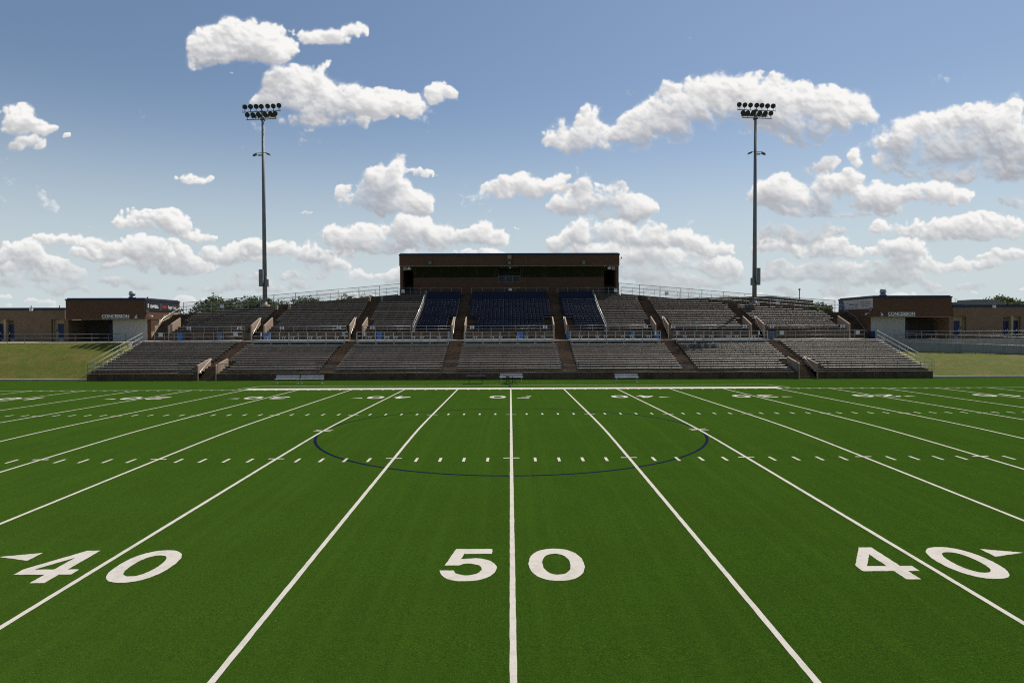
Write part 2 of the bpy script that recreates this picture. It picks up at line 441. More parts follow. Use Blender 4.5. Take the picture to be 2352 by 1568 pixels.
def make_brick(name, a, c2, mortar):
    m, nt, b = new_mat(name)
    geo = nt.nodes.new('ShaderNodeNewGeometry')
    sp = nt.nodes.new('ShaderNodeSeparateXYZ'); nt.links.new(geo.outputs['Position'], sp.inputs[0])
    sn = nt.nodes.new('ShaderNodeSeparateXYZ'); nt.links.new(geo.outputs['True Normal'], sn.inputs[0])
    ab = nt.nodes.new('ShaderNodeMath'); ab.operation = 'ABSOLUTE'; nt.links.new(sn.outputs[0], ab.inputs[0])
    gt = nt.nodes.new('ShaderNodeMath'); gt.operation = 'GREATER_THAN'; nt.links.new(ab.outputs[0], gt.inputs[0]); gt.inputs[1].default_value = 0.6
    mx = nt.nodes.new('ShaderNodeMix'); mx.data_type = 'FLOAT'
    nt.links.new(gt.outputs[0], mx.inputs[0]); nt.links.new(sp.outputs[0], mx.inputs[2]); nt.links.new(sp.outputs[1], mx.inputs[3])
    cb = nt.nodes.new('ShaderNodeCombineXYZ'); nt.links.new(mx.outputs[0], cb.inputs[0]); nt.links.new(sp.outputs[2], cb.inputs[1])
    br = nt.nodes.new('ShaderNodeTexBrick'); nt.links.new(cb.outputs[0], br.inputs['Vector'])
    br.inputs['Color1'].default_value = (*a, 1); br.inputs['Color2'].default_value = (*c2, 1); br.inputs['Mortar'].default_value = (*mortar, 1)
    br.inputs['Scale'].default_value = 1.0; br.inputs['Mortar Size'].default_value = 0.008; br.inputs['Brick Width'].default_value = 0.30; br.inputs['Row Height'].default_value = 0.10
    n = noise(nt, geo.outputs['Position'], 0.7, 5, 0.6); n2 = noise(nt, geo.outputs['Position'], 6, 4, 0.6)
    c = mixc(nt, maprange(nt, n, 0.4, 0.7, 0, 0.28), br.outputs[0], tuple(x*0.62 for x in a))
    c = mixc(nt, maprange(nt, n2, 0.5, 0.75, 0, 0.25), c, tuple(min(1, x*1.35) for x in c2))
    nt.links.new(c, b.inputs['Base Color']); b.inputs['Roughness'].default_value = 0.85; b.inputs['Specular IOR Level'].default_value = 0.2
    bump(nt, b, br.outputs['Fac'], -0.3, 0.01)
    return m
def make_lawn():
    m, nt, b = new_mat('mown_grass')
    p = world_pos(nt)
    f = noise(nt, p, 26, 4, 0.7); g = noise(nt, p, 1.3, 5, 0.6, stretch=(1, 1.6, 1)); h = noise(nt, p, 0.35, 3, 0.5)
    c = ramp(nt, f, [(0.28, (0.055, 0.048, 0.010)), (0.5, (0.125, 0.116, 0.022)), (0.75, (0.22, 0.20, 0.050))])
    q = noise(nt, p, 5.0, 4, 0.65)
    c = mixc(nt, maprange(nt, g, 0.36, 0.60, 0, 0.8), c, (0.072, 0.108, 0.015))
    c = mixc(nt, maprange(nt, h, 0.50, 0.72, 0, 0.5), c, (0.17, 0.13, 0.04))
    c = mixc(nt, maprange(nt, q, 0.46, 0.70, 0, 0.6), c, (0.055, 0.068, 0.012))
    nt.links.new(c, b.inputs['Base Color']); b.inputs['Roughness'].default_value = 0.85; b.inputs['Specular IOR Level'].default_value = 0.1
    bump(nt, b, f, 0.9, 0.06)
    return m
def make_leaf(name, a, c2):
    m, nt, b = new_mat(name)
    p = world_pos(nt)
    f = noise(nt, p, 1.3, 3, 0.6); g = noise(nt, p, 9, 2, 0.6)
    c = mixc(nt, maprange(nt, f, 0.35, 0.65), a, c2)
    c = mixc(nt, maprange(nt, g, 0.5, 0.8, 0, 0.5), c, tuple(x*1.5 for x in c2))
    nt.links.new(c, b.inputs['Base Color']); b.inputs['Roughness'].default_value = 0.6; b.inputs['Specular IOR Level'].default_value = 0.25
    tr = nt.nodes.new('ShaderNodeBsdfTranslucent'); nt.links.new(c, tr.inputs[0])
    mx = nt.nodes.new('ShaderNodeMixShader'); mx.inputs[0].default_value = 0.35
    nt.links.new(b.outputs[0], mx.inputs[1]); nt.links.new(tr.outputs[0], mx.inputs[2])
    nt.links.new(mx.outputs[0], nt.nodes['Material Output'].inputs[0])
    return m
def make_chainlink():
    m, nt, b = new_mat('chain_link_mesh')
    b.inputs['Base Color'].default_value = (0.18, 0.18, 0.18, 1); b.inputs['Roughness'].default_value = 0.5; b.inputs['Metallic'].default_value = 0.6
    p = world_pos(nt)
    sp = nt.nodes.new('ShaderNodeSeparateXYZ'); nt.links.new(p, sp.inputs[0])
    def M(op, a, c=None):
        n = nt.nodes.new('ShaderNodeMath'); n.operation = op
        for i, v in enumerate((a, c)):
            if v is None: continue
            if isinstance(v, (int, float)): n.inputs[i].default_value = v
            else: nt.links.new(v, n.inputs[i])
        return n.outputs[0]
    def wires(s):
        t = M('MULTIPLY', M('ADD', sp.outputs[0], M('MULTIPLY', sp.outputs[2], s)), 1/0.075)
        return M('LESS_THAN', M('FRACT', t), 0.075)
    a = M('MAXIMUM', wires(1.0), wires(-1.0))
    nt.links.new(a, b.inputs['Alpha'])
    return m

TURF = make_turf()
WHITE_LINE = make_paint('white_turf_fibre', (0.54, 0.50, 0.445), (0.24, 0.23, 0.17), 0.5)
NAVY_LINE = make_paint('navy_turf_fibre', (0.0045, 0.007, 0.028), (0.003, 0.008, 0.010), 0.6)
STAND = make_concrete('weathered_concrete', (0.125, 0.082, 0.052), (0.045, 0.030, 0.020), 0.75, 0.6)
WALLC = make_concrete('stained_wall_concrete', (0.125, 0.092, 0.064), (0.045, 0.035, 0.026), 0.7, 0.6)
STEP = make_concrete('worn_step_concrete', (0.165, 0.108, 0.068), (0.062, 0.042, 0.028), 0.6, 0.5)
TAN = make_concrete('tan_concrete', (0.38, 0.285, 0.21), (0.27, 0.20, 0.145), 0.35, 0.25)
GREYC = make_concrete('grey_concrete', (0.28, 0.275, 0.26), (0.17, 0.165, 0.155), 0.4, 0.3)
SLAB = make_concrete('pale_walk_concrete', (0.50, 0.43, 0.35), (0.34, 0.28, 0.22), 0.45, 0.2)
BRICK = make_brick('red_brown_brick', (0.135, 0.064, 0.036), (0.105, 0.050, 0.028), (0.115, 0.085, 0.062))
BRICKT = make_brick('tan_brown_brick', (0.225, 0.145, 0.092), (0.185, 0.118, 0.074), (0.21, 0.16, 0.115))
BLOCK = make_concrete('tan_block', (0.42, 0.33, 0.20), (0.33, 0.25, 0.15), 0.3, 0.3)
NAVY = plain('navy_trim', (0.012, 0.022, 0.060), 0.5, 0.0, 0.15, 1.5)
BLUE = plain('blue_door_paint', (0.010, 0.022, 0.085), 0.5, 0.0, 0.15, 2.0)
BARREL = plain('blue_plastic', (0.02, 0.115, 0.38), 0.38, 0.0, 0.15, 4.0)
BARREL2 = plain('dull_blue_plastic', (0.04, 0.11, 0.21), 0.5, 0.0, 0.2, 4.0)  # duller barrel blue; one barrel's shade is put into this colour
ALU = vary(plain('weathered_aluminium', (0.355, 0.335, 0.30), 0.42, 0.40, 0.22, 0.8), 0.70, 1.2)
ALUL = plain('bright_aluminium', (0.44, 0.44, 0.435), 0.5, 0.30, 0.12, 1.0)
GALV = plain('galvanised_pipe', (0.30, 0.315, 0.32), 0.45, 0.6, 0.2, 3.0)
PIPE = plain('painted_pipe', (0.115, 0.135, 0.135), 0.5, 0.3, 0.2, 3.0)
BRIGHT = plain('polished_handrail', (0.80, 0.79, 0.74), 0.35, 0.35, 0.08, 2.0)
DARKPOST = plain('black_fence_post', (0.035, 0.035, 0.035), 0.5, 0.2, 0.2, 3.0)
POLE = plain('galvanised_pole', (0.20, 0.21, 0.22), 0.6, 0.35, 0.12, 0.8)
LAMPD = plain('dark_lamp_housing', (0.035, 0.036, 0.036), 0.45, 0.1, 0.2, 4.0)
LAMPG = plain('lamp_glass', (0.05, 0.055, 0.055), 0.25, 0.0, 0.1, 4.0)
SIGNW = plain('white_sign_face', (0.66, 0.65, 0.66), 0.55, 0.0, 0.05, 4.0)
LETTER = plain('white_lettering', (0.78, 0.78, 0.75), 0.55, 0.0, 0.05, 4.0)
NAVYD = plain('navy_disc', (0.020, 0.038, 0.115), 0.5, 0.0, 0.05, 4.0)
SHUT = plain('white_shutter', (0.46, 0.45, 0.415), 0.6, 0.0, 0.02, 1.0)
BLACK = plain('black_metal', (0.014, 0.014, 0.015), 0.45, 0.1, 0.2, 6.0)
BLACKS = plain('black_sign_face', (0.010, 0.010, 0.011), 0.5, 0.0, 0.1, 4.0)
RED = plain('red_lettering', (0.42, 0.03, 0.05), 0.5, 0.0, 0.05, 4.0)
GREY = plain('grey_housing', (0.17, 0.17, 0.155), 0.6, 0.1, 0.15, 4.0)
TANP = plain('tan_speaker', (0.34, 0.24, 0.15), 0.7, 0.0, 0.12, 4.0)
SOFFIT = plain('pale_soffit', (0.46, 0.42, 0.34), 0.8, 0.0, 0.1, 1.0)
SEATB = vary(plain('navy_seat_plastic', (0.0062, 0.0085, 0.025), 0.42, 0.0, 0.15, 2.0, 0.3), 0.8, 1.25)
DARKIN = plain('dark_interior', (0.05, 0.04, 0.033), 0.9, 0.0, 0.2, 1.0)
ROOF = plain('grey_roofing', (0.22, 0.21, 0.20), 0.8, 0.0, 0.15, 0.4)
LAWN = make_lawn()
BARK = make_concrete('bark', (0.09, 0.065, 0.045), (0.05, 0.038, 0.028), 0.5, 0.3)
LEAF = make_leaf('broad_leaves', (0.055, 0.072, 0.024), (0.095, 0.118, 0.040))
LEAF2 = make_leaf('light_leaves', (0.055, 0.075, 0.018), (0.10, 0.125, 0.030))
LINK = make_chainlink()
def make_glass():
    m, nt, b = new_mat('dark_tinted_glass')
    p = world_pos(nt)
    n = noise(nt, p, 0.9, 2, 0.4)
    b.inputs['Base Color'].default_value = (0.020, 0.015, 0.010, 1)
    b.inputs['Roughness'].default_value = 0.03; b.inputs['IOR'].default_value = 1.5; b.inputs['Specular IOR Level'].default_value = 0.22
    bump(nt, b, n, 0.30, 0.05)
    return m
GLASS = make_glass()

# ------------------------------------------------------------------ the ground and the field
def zf(y):                       # the field is crowned along its middle
    t_ = abs(y)/24.384
    return max(0.0, 0.355*(1-(math.sqrt(t_*t_+0.02)-0.1414)/0.8685))
g = MB(); g.add([(-3000,-3000,-0.3),(3000,-3000,-0.3),(3000,3000,-0.3),(-3000,3000,-0.3)], [(0,1,2,3)])
tag(g.build('ground', LAWN), kind='structure')
t = MB()
ys = [-70]+[-24.384+24.384*2*k/96 for k in range(97)]+[34.45]
xs = [-95,-50,0,50,95]
t.add([(x, y, zf(y)) for y in ys for x in xs], [(r*5+c, r*5+c+1, r*5+c+6, r*5+c+5) for r in range(len(ys)-1) for c in range(4)])
turf = tag(t.build('turf_field', TURF), kind='structure')

rnd = random.Random(3)
def steps(a, b, d):
    n = max(1, int(abs(b-a)/d)); return [a+(b-a)*i/n for i in range(n+1)]
def line_y(mb, x, y0, y1, w, h, jit=0.004):
    ys_ = sorted(set([round(v, 4) for v in steps(y0, y1, 0.2)] + [v for v in (-24.384, 0.0, 24.384) if y0 < v < y1]))
    vs = []
    for y in ys_:
        vs += [(x-w/2+rnd.uniform(-jit, jit), y, zf(y)+h), (x+w/2+rnd.uniform(-jit, jit), y, zf(y)+h)]
    mb.add(vs, [(2*i, 2*i+1, 2*i+3, 2*i+2) for i in range(len(ys_)-1)])
def line_x(mb, y, x0, x1, w, h, jit=0.004, d=0.2):
    xs_ = steps(x0, x1, d); vs = []
    for x in xs_:
        a, b = y-w/2+rnd.uniform(-jit, jit), y+w/2+rnd.uniform(-jit, jit)
        vs += [(x, a, zf(a)+h), (x, b, zf(b)+h)]
    mb.add(vs, [(2*i, 2*i+2, 2*i+3, 2*i+1) for i in range(len(xs_)-1)])
YD = 4.572
for n in range(-10, 11):
    m = MB(); line_y(m, n*YD, -24.17, 24.165, 0.115, 0.006)
    for yb in (6.03, -6.34):
        line_x(m, yb, n*YD-0.31, n*YD+0.31, 0.10, 0.0095)
    if abs(n) == 2:              # the small cross on each 40 yard line
        for s in (-1, 1):
            c = Vector((n*YD, 0.0)); a = Vector((0.42, 0.22*s)); q = Vector((-a.y, a.x)).normalized()*0.05
            p4 = [c-a-q, c+a-q, c+a+q, c-a+q]
            hh = 0.012 + 0.003*(s+1)
            m.add([(p.x, p.y, zf(0)-.002+hh) for p in p4], [(0,1,2,3)])
    m.build('yard_line', WHITE_LINE, turf)
# hash marks
far = MB()
for n in range(-45, 46):
    if n % 5 == 0: continue
    x = n*YD/5
    if abs(x) < 22:
        m = MB(); line_y(m, x, -6.92, -6.28, 0.105, 0.006); m.build('hash_mark', WHITE_LINE, turf)
    if abs(x) < 32:
        m = MB(); line_y(m, x, 5.95, 6.60, 0.105, 0.006); m.build('hash_mark', WHITE_LINE, turf)
    line_y(far, x, 23.68, 24.165, 0.105, 0.006)
tag(far.build('sideline_ticks', WHITE_LINE, turf), kind='stuff')
m = MB(); line_x(m, 24.90, -23.05, 23.5, 1.46, 0.006, 0.012, 0.5); m.build('sideline_strip', WHITE_LINE, turf)
m = MB(); line_x(m, 24.23, -90, -23.06, 0.12, 0.006, 0.004, 0.5); line_x(m, 24.23, 23.51, 90, 0.12, 0.006, 0.004, 0.5); m.build('sideline', WHITE_LINE, turf)
m = MB(); line_x(m, 27.9, -22.85, 23.35, 0.09, 0.006, 0.004, 0.5)
m.add([(-22.85,27.945,.007),(-22.95,27.86,.007),(-23.9,25.0,.009),(-23.75,25.0,.009)],[(0,1,2,3)])
m.add([(23.35,27.945,.007),(23.45,27.86,.007),(24.5,25.0,.009),(24.35,25.0,.009)],[(0,1,2,3)])
m.build('team_box_line', WHITE_LINE, turf)
# the navy soccer circle, its centre spot and the halfway tick
m = MB(); vs = []; NC = 240
for i in range(NC):
    a = 2*math.pi*i/NC
    for r_ in (9.08, 9.205):
        rr = r_ + rnd.uniform(-.006, .006); x, y = rr*math.cos(a), rr*math.sin(a); vs.append((x, y, zf(y)+0.0035))
m.add(vs, [(2*i, 2*i+1, (2*i+3) % (2*NC), (2*i+2) % (2*NC)) for i in range(NC)])
m.build('centre_circle', NAVY_LINE, turf)
m = MB(); m.add([(0.16*math.cos(a*math.pi/8), 0.16*math.sin(a*math.pi/8), zf(0.16*math.sin(a*math.pi/8))+0.004) for a in range(16)], [tuple(range(16))]); m.build('centre_spot', NAVY_LINE, turf)
m = MB(); line_y(m, -0.1, 25.64, 27.85, 0.16, 0.006); m.build('halfway_tick', NAVY_LINE, turf)

# yard numbers
from mathutils.geometry import tessellate_polygon
def resample(pts, d=0.05, jit=0.007):
    out = []
    for i in range(len(pts)):
        a, b = Vector(pts[i]), Vector(pts[(i+1) % len(pts)])
        for k in range(max(1, int((b-a).length/d))):
            p = a+(b-a)*k/max(1, int((b-a).length/d)); out.append((p.x+rnd.uniform(-jit, jit), p.y+rnd.uniform(-jit, jit)))
    return out
def catmull(pts, n=5):
    out = []
    for i in range(len(pts)-1):
        p0, p1, p2, p3 = (Vector(pts[max(0, i-1)]), Vector(pts[i]), Vector(pts[i+1]), Vector(pts[min(len(pts)-1, i+2)]))
        for k in range(n):
            t_ = k/n; out.append(tuple(0.5*((2*p1)+(p2-p0)*t_+(2*p0-5*p1+4*p2-p3)*t_*t_+(3*p1-p0-3*p2+p3)*t_**3)))
    return out + [pts[-1]]
def selip(rx, ry, n=64, e=2.25):
    return [(rx*math.copysign(abs(math.cos(2*math.pi*i/n))**(2/e), math.cos(2*math.pi*i/n)), ry*math.copysign(abs(math.sin(2*math.pi*i/n))**(2/e), math.sin(2*math.pi*i/n))) for i in range(n)]
W0, H0 = 1.24, 1.86              # digits are 4 ft by 6 ft, drawn about their middle
def digit(ch):
    if ch == '0': return [selip(.615, .93), selip(.31, .605)]
    if ch == '5':
        c = [(-.2,.27),(-.17,.30),(.06,.33),(.17,.345),(.45,.21),(.615,-.10),(.615,-.34),(.50,-.66),(.26,-.87),(-.03,-.93),(-.32,-.87),(-.52,-.66),(-.615,-.36)]
        d_ = [(-.31,-.36),(-.25,-.51),(-.12,-.60),(.02,-.62),(.20,-.54),(.29,-.36),(.29,-.20),(.20,-.05),(0,.03),(-.12,.01),(-.22,-.07)]
        return [[(-.36,.93),(.50,.93),(.50,.62),(-.15,.62)] + catmull(c) + catmull(d_) + [(-.53,-.07)]]
    if ch == '4': return [[(.06,.93),(.36,.93),(.36,-.21),(.615,-.21),(.615,-.49),(.36,-.49),(.36,-.93),(.06,-.93),(.06,-.49),(-.615,-.49),(-.615,-.18)], [(.06,.49),(.06,-.21),(-.37,-.21)]]
    if ch == '3':
        o = [(-.60,.40),(-.56,.66),(-.34,.87),(0,.93),(.34,.87),(.55,.66),(.55,.36),(.36,.08),(.56,-.10),(.615,-.40),(.52,-.68),(.30,-.87),(0,-.93),(-.34,-.86),(-.56,-.64),(-.615,-.34)]
        i_ = [(-.31,-.34),(-.25,-.54),(0,-.63),(.22,-.56),(.30,-.36),(.22,-.16),(-.02,-.08),(-.10,-.08),(-.10,.19),(.08,.22),(.25,.36),(.25,.52),(.10,.63),(-.12,.62),(-.27,.52),(-.31,.40)]
        return [catmull(o) + catmull(i_)]
    if ch == '2':
        o = [(-.60,.34),(-.55,.66),(-.32,.87),(0,.93),(.36,.86),(.58,.62),(.58,.30),(.40,.02),(.05,-.28),(-.18,-.52),(-.20,-.62)]
        i_ = [(-.62,-.60),(-.50,-.42),(-.20,-.10),(.12,.14),(.27,.36),(.26,.54),(.10,.64),(-.10,.64),(-.26,.52),(-.30,.34)]
        return [catmull(o) + [(.60,-.62),(.60,-.93),(-.62,-.93)] + catmull(i_)]
    if ch == '1': return [[(-.02,.93),(.26,.93),(.26,-.93),(-.06,-.93),(-.06,.44),(-.36,.34),(-.36,.60),(-.16,.70)]]
def flat(mb, rings, cx, cy, rot, h):
    rings = [resample(r_) for r_ in rings]
    tri = tessellate_polygon([[Vector((x, y, 0)) for x, y in r_] for r_ in rings])
    allp = [p for r_ in rings for p in r_]; s = -1 if rot else 1
    mb.add([(cx+s*x, cy+s*y, zf(cy+s*y)+h) for x, y in allp], [tuple(f) for f in tri])
for num, ns, rows in (('50', (0,), (-1, 1)), ('40', (-2, 2), (-1, 1)), ('30', (-4, 4), (1,)), ('20', (-6, 6), (1,)), ('10', (-8, 8), (1,))):
    for n in ns:
        for row in rows:
            cy = -17.09 if row < 0 else 16.98
            m = MB()
            for k, ch in enumerate(num):
                off = (-0.97 if k == 0 else 0.98)
                flat(m, digit(ch), n*YD + (off if row < 0 else -off), cy, row > 0, 0.006)
            m.build('yard_number', WHITE_LINE, turf)
            if n:
                s = 1 if n > 0 else -1
                m = MB(); yy = cy + (0.55 if row < 0 else -0.55)
                flat(m, [[(0, -.245), (.83*s, 0), (0, .245)] if s > 0 else [(0, .245), (.83*s, 0), (0, -.245)]], n*YD + 1.88*s, yy, False, 0.006)
                m.build('yard_arrow', WHITE_LINE, turf)

# kerbs, grass banks, paths
def struct(name, mb, mat): return tag(mb.build(name, mat), kind='structure')
struct('kerb', MB().box(-95, -43.15, 34.42, 34.72, -.1, .21), SLAB)
struct('kerb', MB().box(43.15, 95, 34.42, 34.72, -.1, .21), SLAB)
def bank(x0, x1, y0, y1, z0, z1f, seed):
    rg = random.Random(seed); nx, ny = 80, 26; vs = []
    for j in range(ny+1):
        for i in range(nx+1):
            x = x0+(x1-x0)*i/nx; t_ = j/ny; y = y0+(y1-y0)*t_
            e = math.sin(min(1, t_*1.04)*math.pi/2)*.22+min(1, t_*1.03)*.78
            z = z0+(z1f(x)-z0)*e
            if 0 < j < ny: z += rg.uniform(-.035, .035)+.06*math.sin(x*.7+seed)*math.sin(y*.9)
            if j == 0: z += rg.uniform(0, .03)
            vs.append((x, y, z))
    m_ = MB(); m_.add(vs, [(j*(nx+1)+i, j*(nx+1)+i+1, (j+1)*(nx+1)+i+1, (j+1)*(nx+1)+i) for j in range(ny) for i in range(nx)], True)
    return m_
struct('grass_bank', bank(-95, -43.16, 34.72, 42.5, .13, lambda x: 3.70, 1), LAWN)
struct('grass_bank', bank(43.16, 95, 34.72, 43.05, .13, lambda x: 2.42-max(0, x-44)*.026, 2), LAWN)
struct('path', MB().box(-95, -44.42, 42.5, 48.69, 3.2, 3.72).box(-54.5, -49.3, 48.69, 51.6, 3.2, 3.72), SLAB)
struct('path', MB().box(44.22, 95, 45.62, 48.69, 3.2, 3.72).box(49.1, 54.3, 48.69, 51.6, 3.2, 3.72), SLAB)

# ------------------------------------------------------------------ the grandstand
stand = thing('grandstand', 'two tier concrete grandstand with a cross walk and stepped aisles facing the field', 'grandstand', (0, 34.35, 0))
LT, LR = 0.695, 0.2055
def ly(i): return 34.35+LT*i
def lz(i): return 0.70+LR*i
WY, WZ = ly(15), 0.70+LR*15
def lower_profile(start=0, foot=None):
    p = []
    if foot: p += foot
    else: p += [(34.35, -.2), (34.35, lz(0))]
    for i in range(start+1 if not foot else start, 15):
        p += [(ly(i), p[-1][1]), (ly(i), lz(i))]
    p += [(WY-.001, lz(14)), (WY-.001, -.2)]
    return p
vfoot = [(34.40, -.2)]
for k in range(1, 8):
    y = 34.40+0.3475*(k-1); vfoot += [(y, 0.19*(k-1)), (y, 0.19*k)]
vfoot[1] = (34.40, 0.0)
m = MB()
for a, b in ((-43.1, -31.75), (-30.05, 29.5), (31.2, 43.1)): m.profile_x(lower_profile(), a, b)
for a, b in ((-31.749, -30.051), (29.501, 31.199)): m.profile_x(lower_profile(4, vfoot), a, b)
m.build('lower_terrace', STAND, stand)
LA = [-30.9, -18.75, -6.3, 6.05, 18.4, 30.35]
for k, xc in enumerate(LA):
    m = MB()
    for i in range(5 if k in (0, 5) else 1, 16):
        m.box(xc-.74, xc+.74, ly(i)-.335, ly(i)-.002, lz(i-1)-.05, lz(i)-.10)
        m.box(xc-.74, xc+.74, ly(i)-.002, ly(i)+.22, lz(i)-.04, lz(i)+.006)
    m.build('aisle_stair', STEP, stand)
m = MB(); m.box(-44.40, 44.20, WY, 47.001, 2.6, WZ); m.box(-44.40, -41.45, 47.001, 48.4, 2.6, WZ); m.box(41.25, 44.20, 47.001, 48.4, 2.6, WZ)
m.build('cross_walk', SLAB, stand)
# upper tier: bench rows
UT = 0.70
def zc(b): return 4.72+0.243*min(b, 10)+0.302*max(0.0, b-10)
def uy(i): return 47.0+UT*i
UA = [-30.6, -18.7, -6.3, 6.05, 18.4, 30.0]
XL = [-41.4]*10+[-39.2, -36.6, -33.7, -29.2, -27.4, -24.5, -21.3, -18.2, -15.8]
XR = [41.2]*10+[39.0, 36.4, 33.5, 29.0, 27.2, 24.3, 21.1, 18.0, 15.6]
CHAIRS = [(-11.75, -7.05), (-5.55, 5.30), (6.80, 11.55)]
VH = 0.70
def cuts(x0, x1, holes):
    out = []; x = x0
    for a, b in sorted(holes):
        if b <= x0 or a >= x1: continue
        if a > x: out.append((x, a))
        x = max(x, b)
    if x < x1: out.append((x, x1))
    return out
m = MB(); m2 = MB()
for i in range(19):
    holes = list(CHAIRS)
    if i < 4: holes += [(a-VH, a+VH) for a in UA]
    for a, b in cuts(XL[i], XR[i], holes):
        if i == 0: continue
        (m if a < -1 else m2).box(a, b, uy(i), uy(i)+UT+.0 if i < 18 else 60.3, zc(i)-.62, zc(i))
m.build('upper_terrace', STAND, stand); m2.build('upper_terrace', STAND, stand)
m = MB()
for a, b in cuts(XL[0], XR[0], [(a-VH, a+VH) for a in UA]+CHAIRS): m.box(a, b, 47.0, uy(1), 3.2, zc(0))
for a, b in CHAIRS: m.box(a, b, 47.0, 47.84, 3.2, zc(0))
m.build('upper_front_wall', WALLC, stand)
def cb(j): return 1.2*j if j <= 6 else 7.2+1.08*(j-6)
m = MB()
for a, b in CHAIRS:
    for j in range(1, 17):
        m.box(a, b, 47+UT*cb(j), 47+UT*cb(j+1) if j < 16 else 60.3, zc(cb(j))-.75, zc(cb(j)))
m.build('chair_terrace', STAND, stand)
for k, xc in enumerate(UA):
    m = MB()
    for s in range(1, 11):       # the steep flight up from the cross walk
        m.box(xc-VH+.002, xc+VH-.002, 47.0+.28*(s-1), 49.8, WZ+.19*(s-1)-.02, WZ+.19*s-.004)
    top = max(i for i in range(19) if XL[i] < xc-.3 and XR[i] > xc+.3)
    for i in range(5, top+1):
        m.box(xc-.66, xc+.66, uy(i)-.34, uy(i)-.002, zc(i-1)-.05, (zc(i-1)+zc(i))/2)
    m.build('aisle_stair', STAND, stand)
    if k in (0, 1, 4, 5):
        for s in (-1, 1):
            x = xc+s*.86; yb = uy(top+1)
            MB().box(x-.13, x+.13, yb-.45, yb-.05, zc(top)-.1, zc(top)+.62).build('aisle_post', TAN, stand)
for side in (-1, 1):             # the outer stairs against the two brick buildings
    a, b = (-44.38, -41.45) if side < 0 else (41.25, 44.18)
    m = MB()
    for s in range(1, 13): m.box(a, b, 48.4+.24*(s-1), 51.3, WZ+.195*(s-1)-.02, WZ+.195*s)
    z0 = WZ+.195*12; n = 12
    for s in range(n): m.box(a, b, 51.28+.35*s, 55.7, z0+.09*s-.02, z0+.09*(s+1))
    m.build('outer_stair', STAND, stand)
# parapets beside each stair, the handrail on one of each pair
def parapet(x0, x1, y0, z0, y1, zlo, zhi, zend, rail=0):
    p = MB().profile_x([(y0, z0), (y0, zlo), (y1, zhi), (y1, zend)], x0, x1).build('parapet_wall', TAN, stand)
    if rail:
        x = (x1+.07) if rail > 0 else (x0-.07)
        mb = MB().tube([(x, y0+.05, z0+.80), (x, y0+.22, z0+.92), (x, y1-.02, zhi-.02)], .026, 8)
        mb.tube([(x, y0+.05, z0+.80), (x-.05*rail, y0+.05, z0+.74)], .022, 6); mb.tube([(x, y1-.02, zhi-.02), (x-.06*rail, y1-.02, zhi-.1)], .022, 6)
        mb.build('handrail', BRIGHT, p)
for xc in UA:
    parapet(xc-VH-.15, xc-VH, 46.93, WZ-.05, 49.75, 5.60, 6.62, 5.5, 1 if xc < 0 else 0)
    parapet(xc+VH, xc+VH+.15, 46.93, WZ-.05, 49.75, 5.60, 6.62, 5.5, -1 if xc > 0 else 0)
parapet(-41.45, -41.30, 46.93, WZ-.05, 49.75, 5.60, 6.62, 5.5)
parapet(41.10, 41.25, 46.93, WZ-.05, 49.75, 5.60, 6.62, 5.5)
parapet(-31.90, -31.75, 34.30, -.05, 37.1, 1.55, 2.12, 1.2, 1)
parapet(-30.05, -29.90, 34.30, -.05, 37.1, 1.55, 2.12, 1.2)
parapet(29.35, 29.50, 34.30, -.05, 37.1, 1.55, 2.12, 1.2)
parapet(31.20, 31.35, 34.30, -.05, 37.1, 1.55, 2.12, 1.2, -1)
# the sloping dividers between the benches and the chairs
for x, s in ((-11.87, -1), (11.67, 1)):
    p = MB()
    for i in range(19): p.box(x-.11, x+.11, uy(i), uy(i)+UT-.001, zc(i)-.6, zc(i)+.24)
    d = p.build('divider_kerb', TAN, stand)
    q = [(x+.0, uy(i)+.3, zc(i)+1.0) for i in (0, 10, 18)]
    mb = MB().tube(q, .03, 8).tube([(x, y, z-.45) for _, y, z in q], .024, 6)
    for i in range(0, 19, 2): mb.tube([(x, uy(i)+.3, zc(i)+.2), (x, uy(i)+.3, zc(i)+.98)], .022, 6)
    mb.build('handrail', BRIGHT, d)
# the edge of the seating against the curving promenade behind it
def edge(x):
    ax = abs(x+0.1); y = 60.3-(max(0, ax-15.7))*.245; return y, zc((y-47)/UT)
for side in (-1, 1):
    xs_ = [side*v-.1 for v in [15.8+(44.2-15.8)*i/40 for i in range(41)]]
    mk, mp = MB(), MB(); vk = []; vp = []
    for x in xs_:
        y, z = edge(x)
        vk += [(x, y-.02, z-1.0), (x, y-.02, z+.14), (x, y+.18, z+.14), (x, y+.18, z-1.0)]
        vp += [(x, y+.18, z-.05), (x, y+2.7, z-.02), (x, y+4.4, z-1.2), (x, y+14, -.3)]
    for i in range(40):
        b = i*4; mk.f += [(b+k, b+(k+1) % 4, b+4+(k+1) % 4, b+4+k) for k in range(4)]; mp.f += [(b+k, b+k+1, b+5+k, b+4+k) for k in range(3)]
    mk.v = vk; mk.sm = [False]*len(mk.f); mp.v = vp; mp.sm = [False]*len(mp.f)
    mk.build('edge_kerb', WALLC, stand)
    mp.build('promenade', STAND, stand)
MB().box(-15.9, 15.6, 60.3, 61.9, 8.6, zc(19)).build('top_landing', STAND, stand)

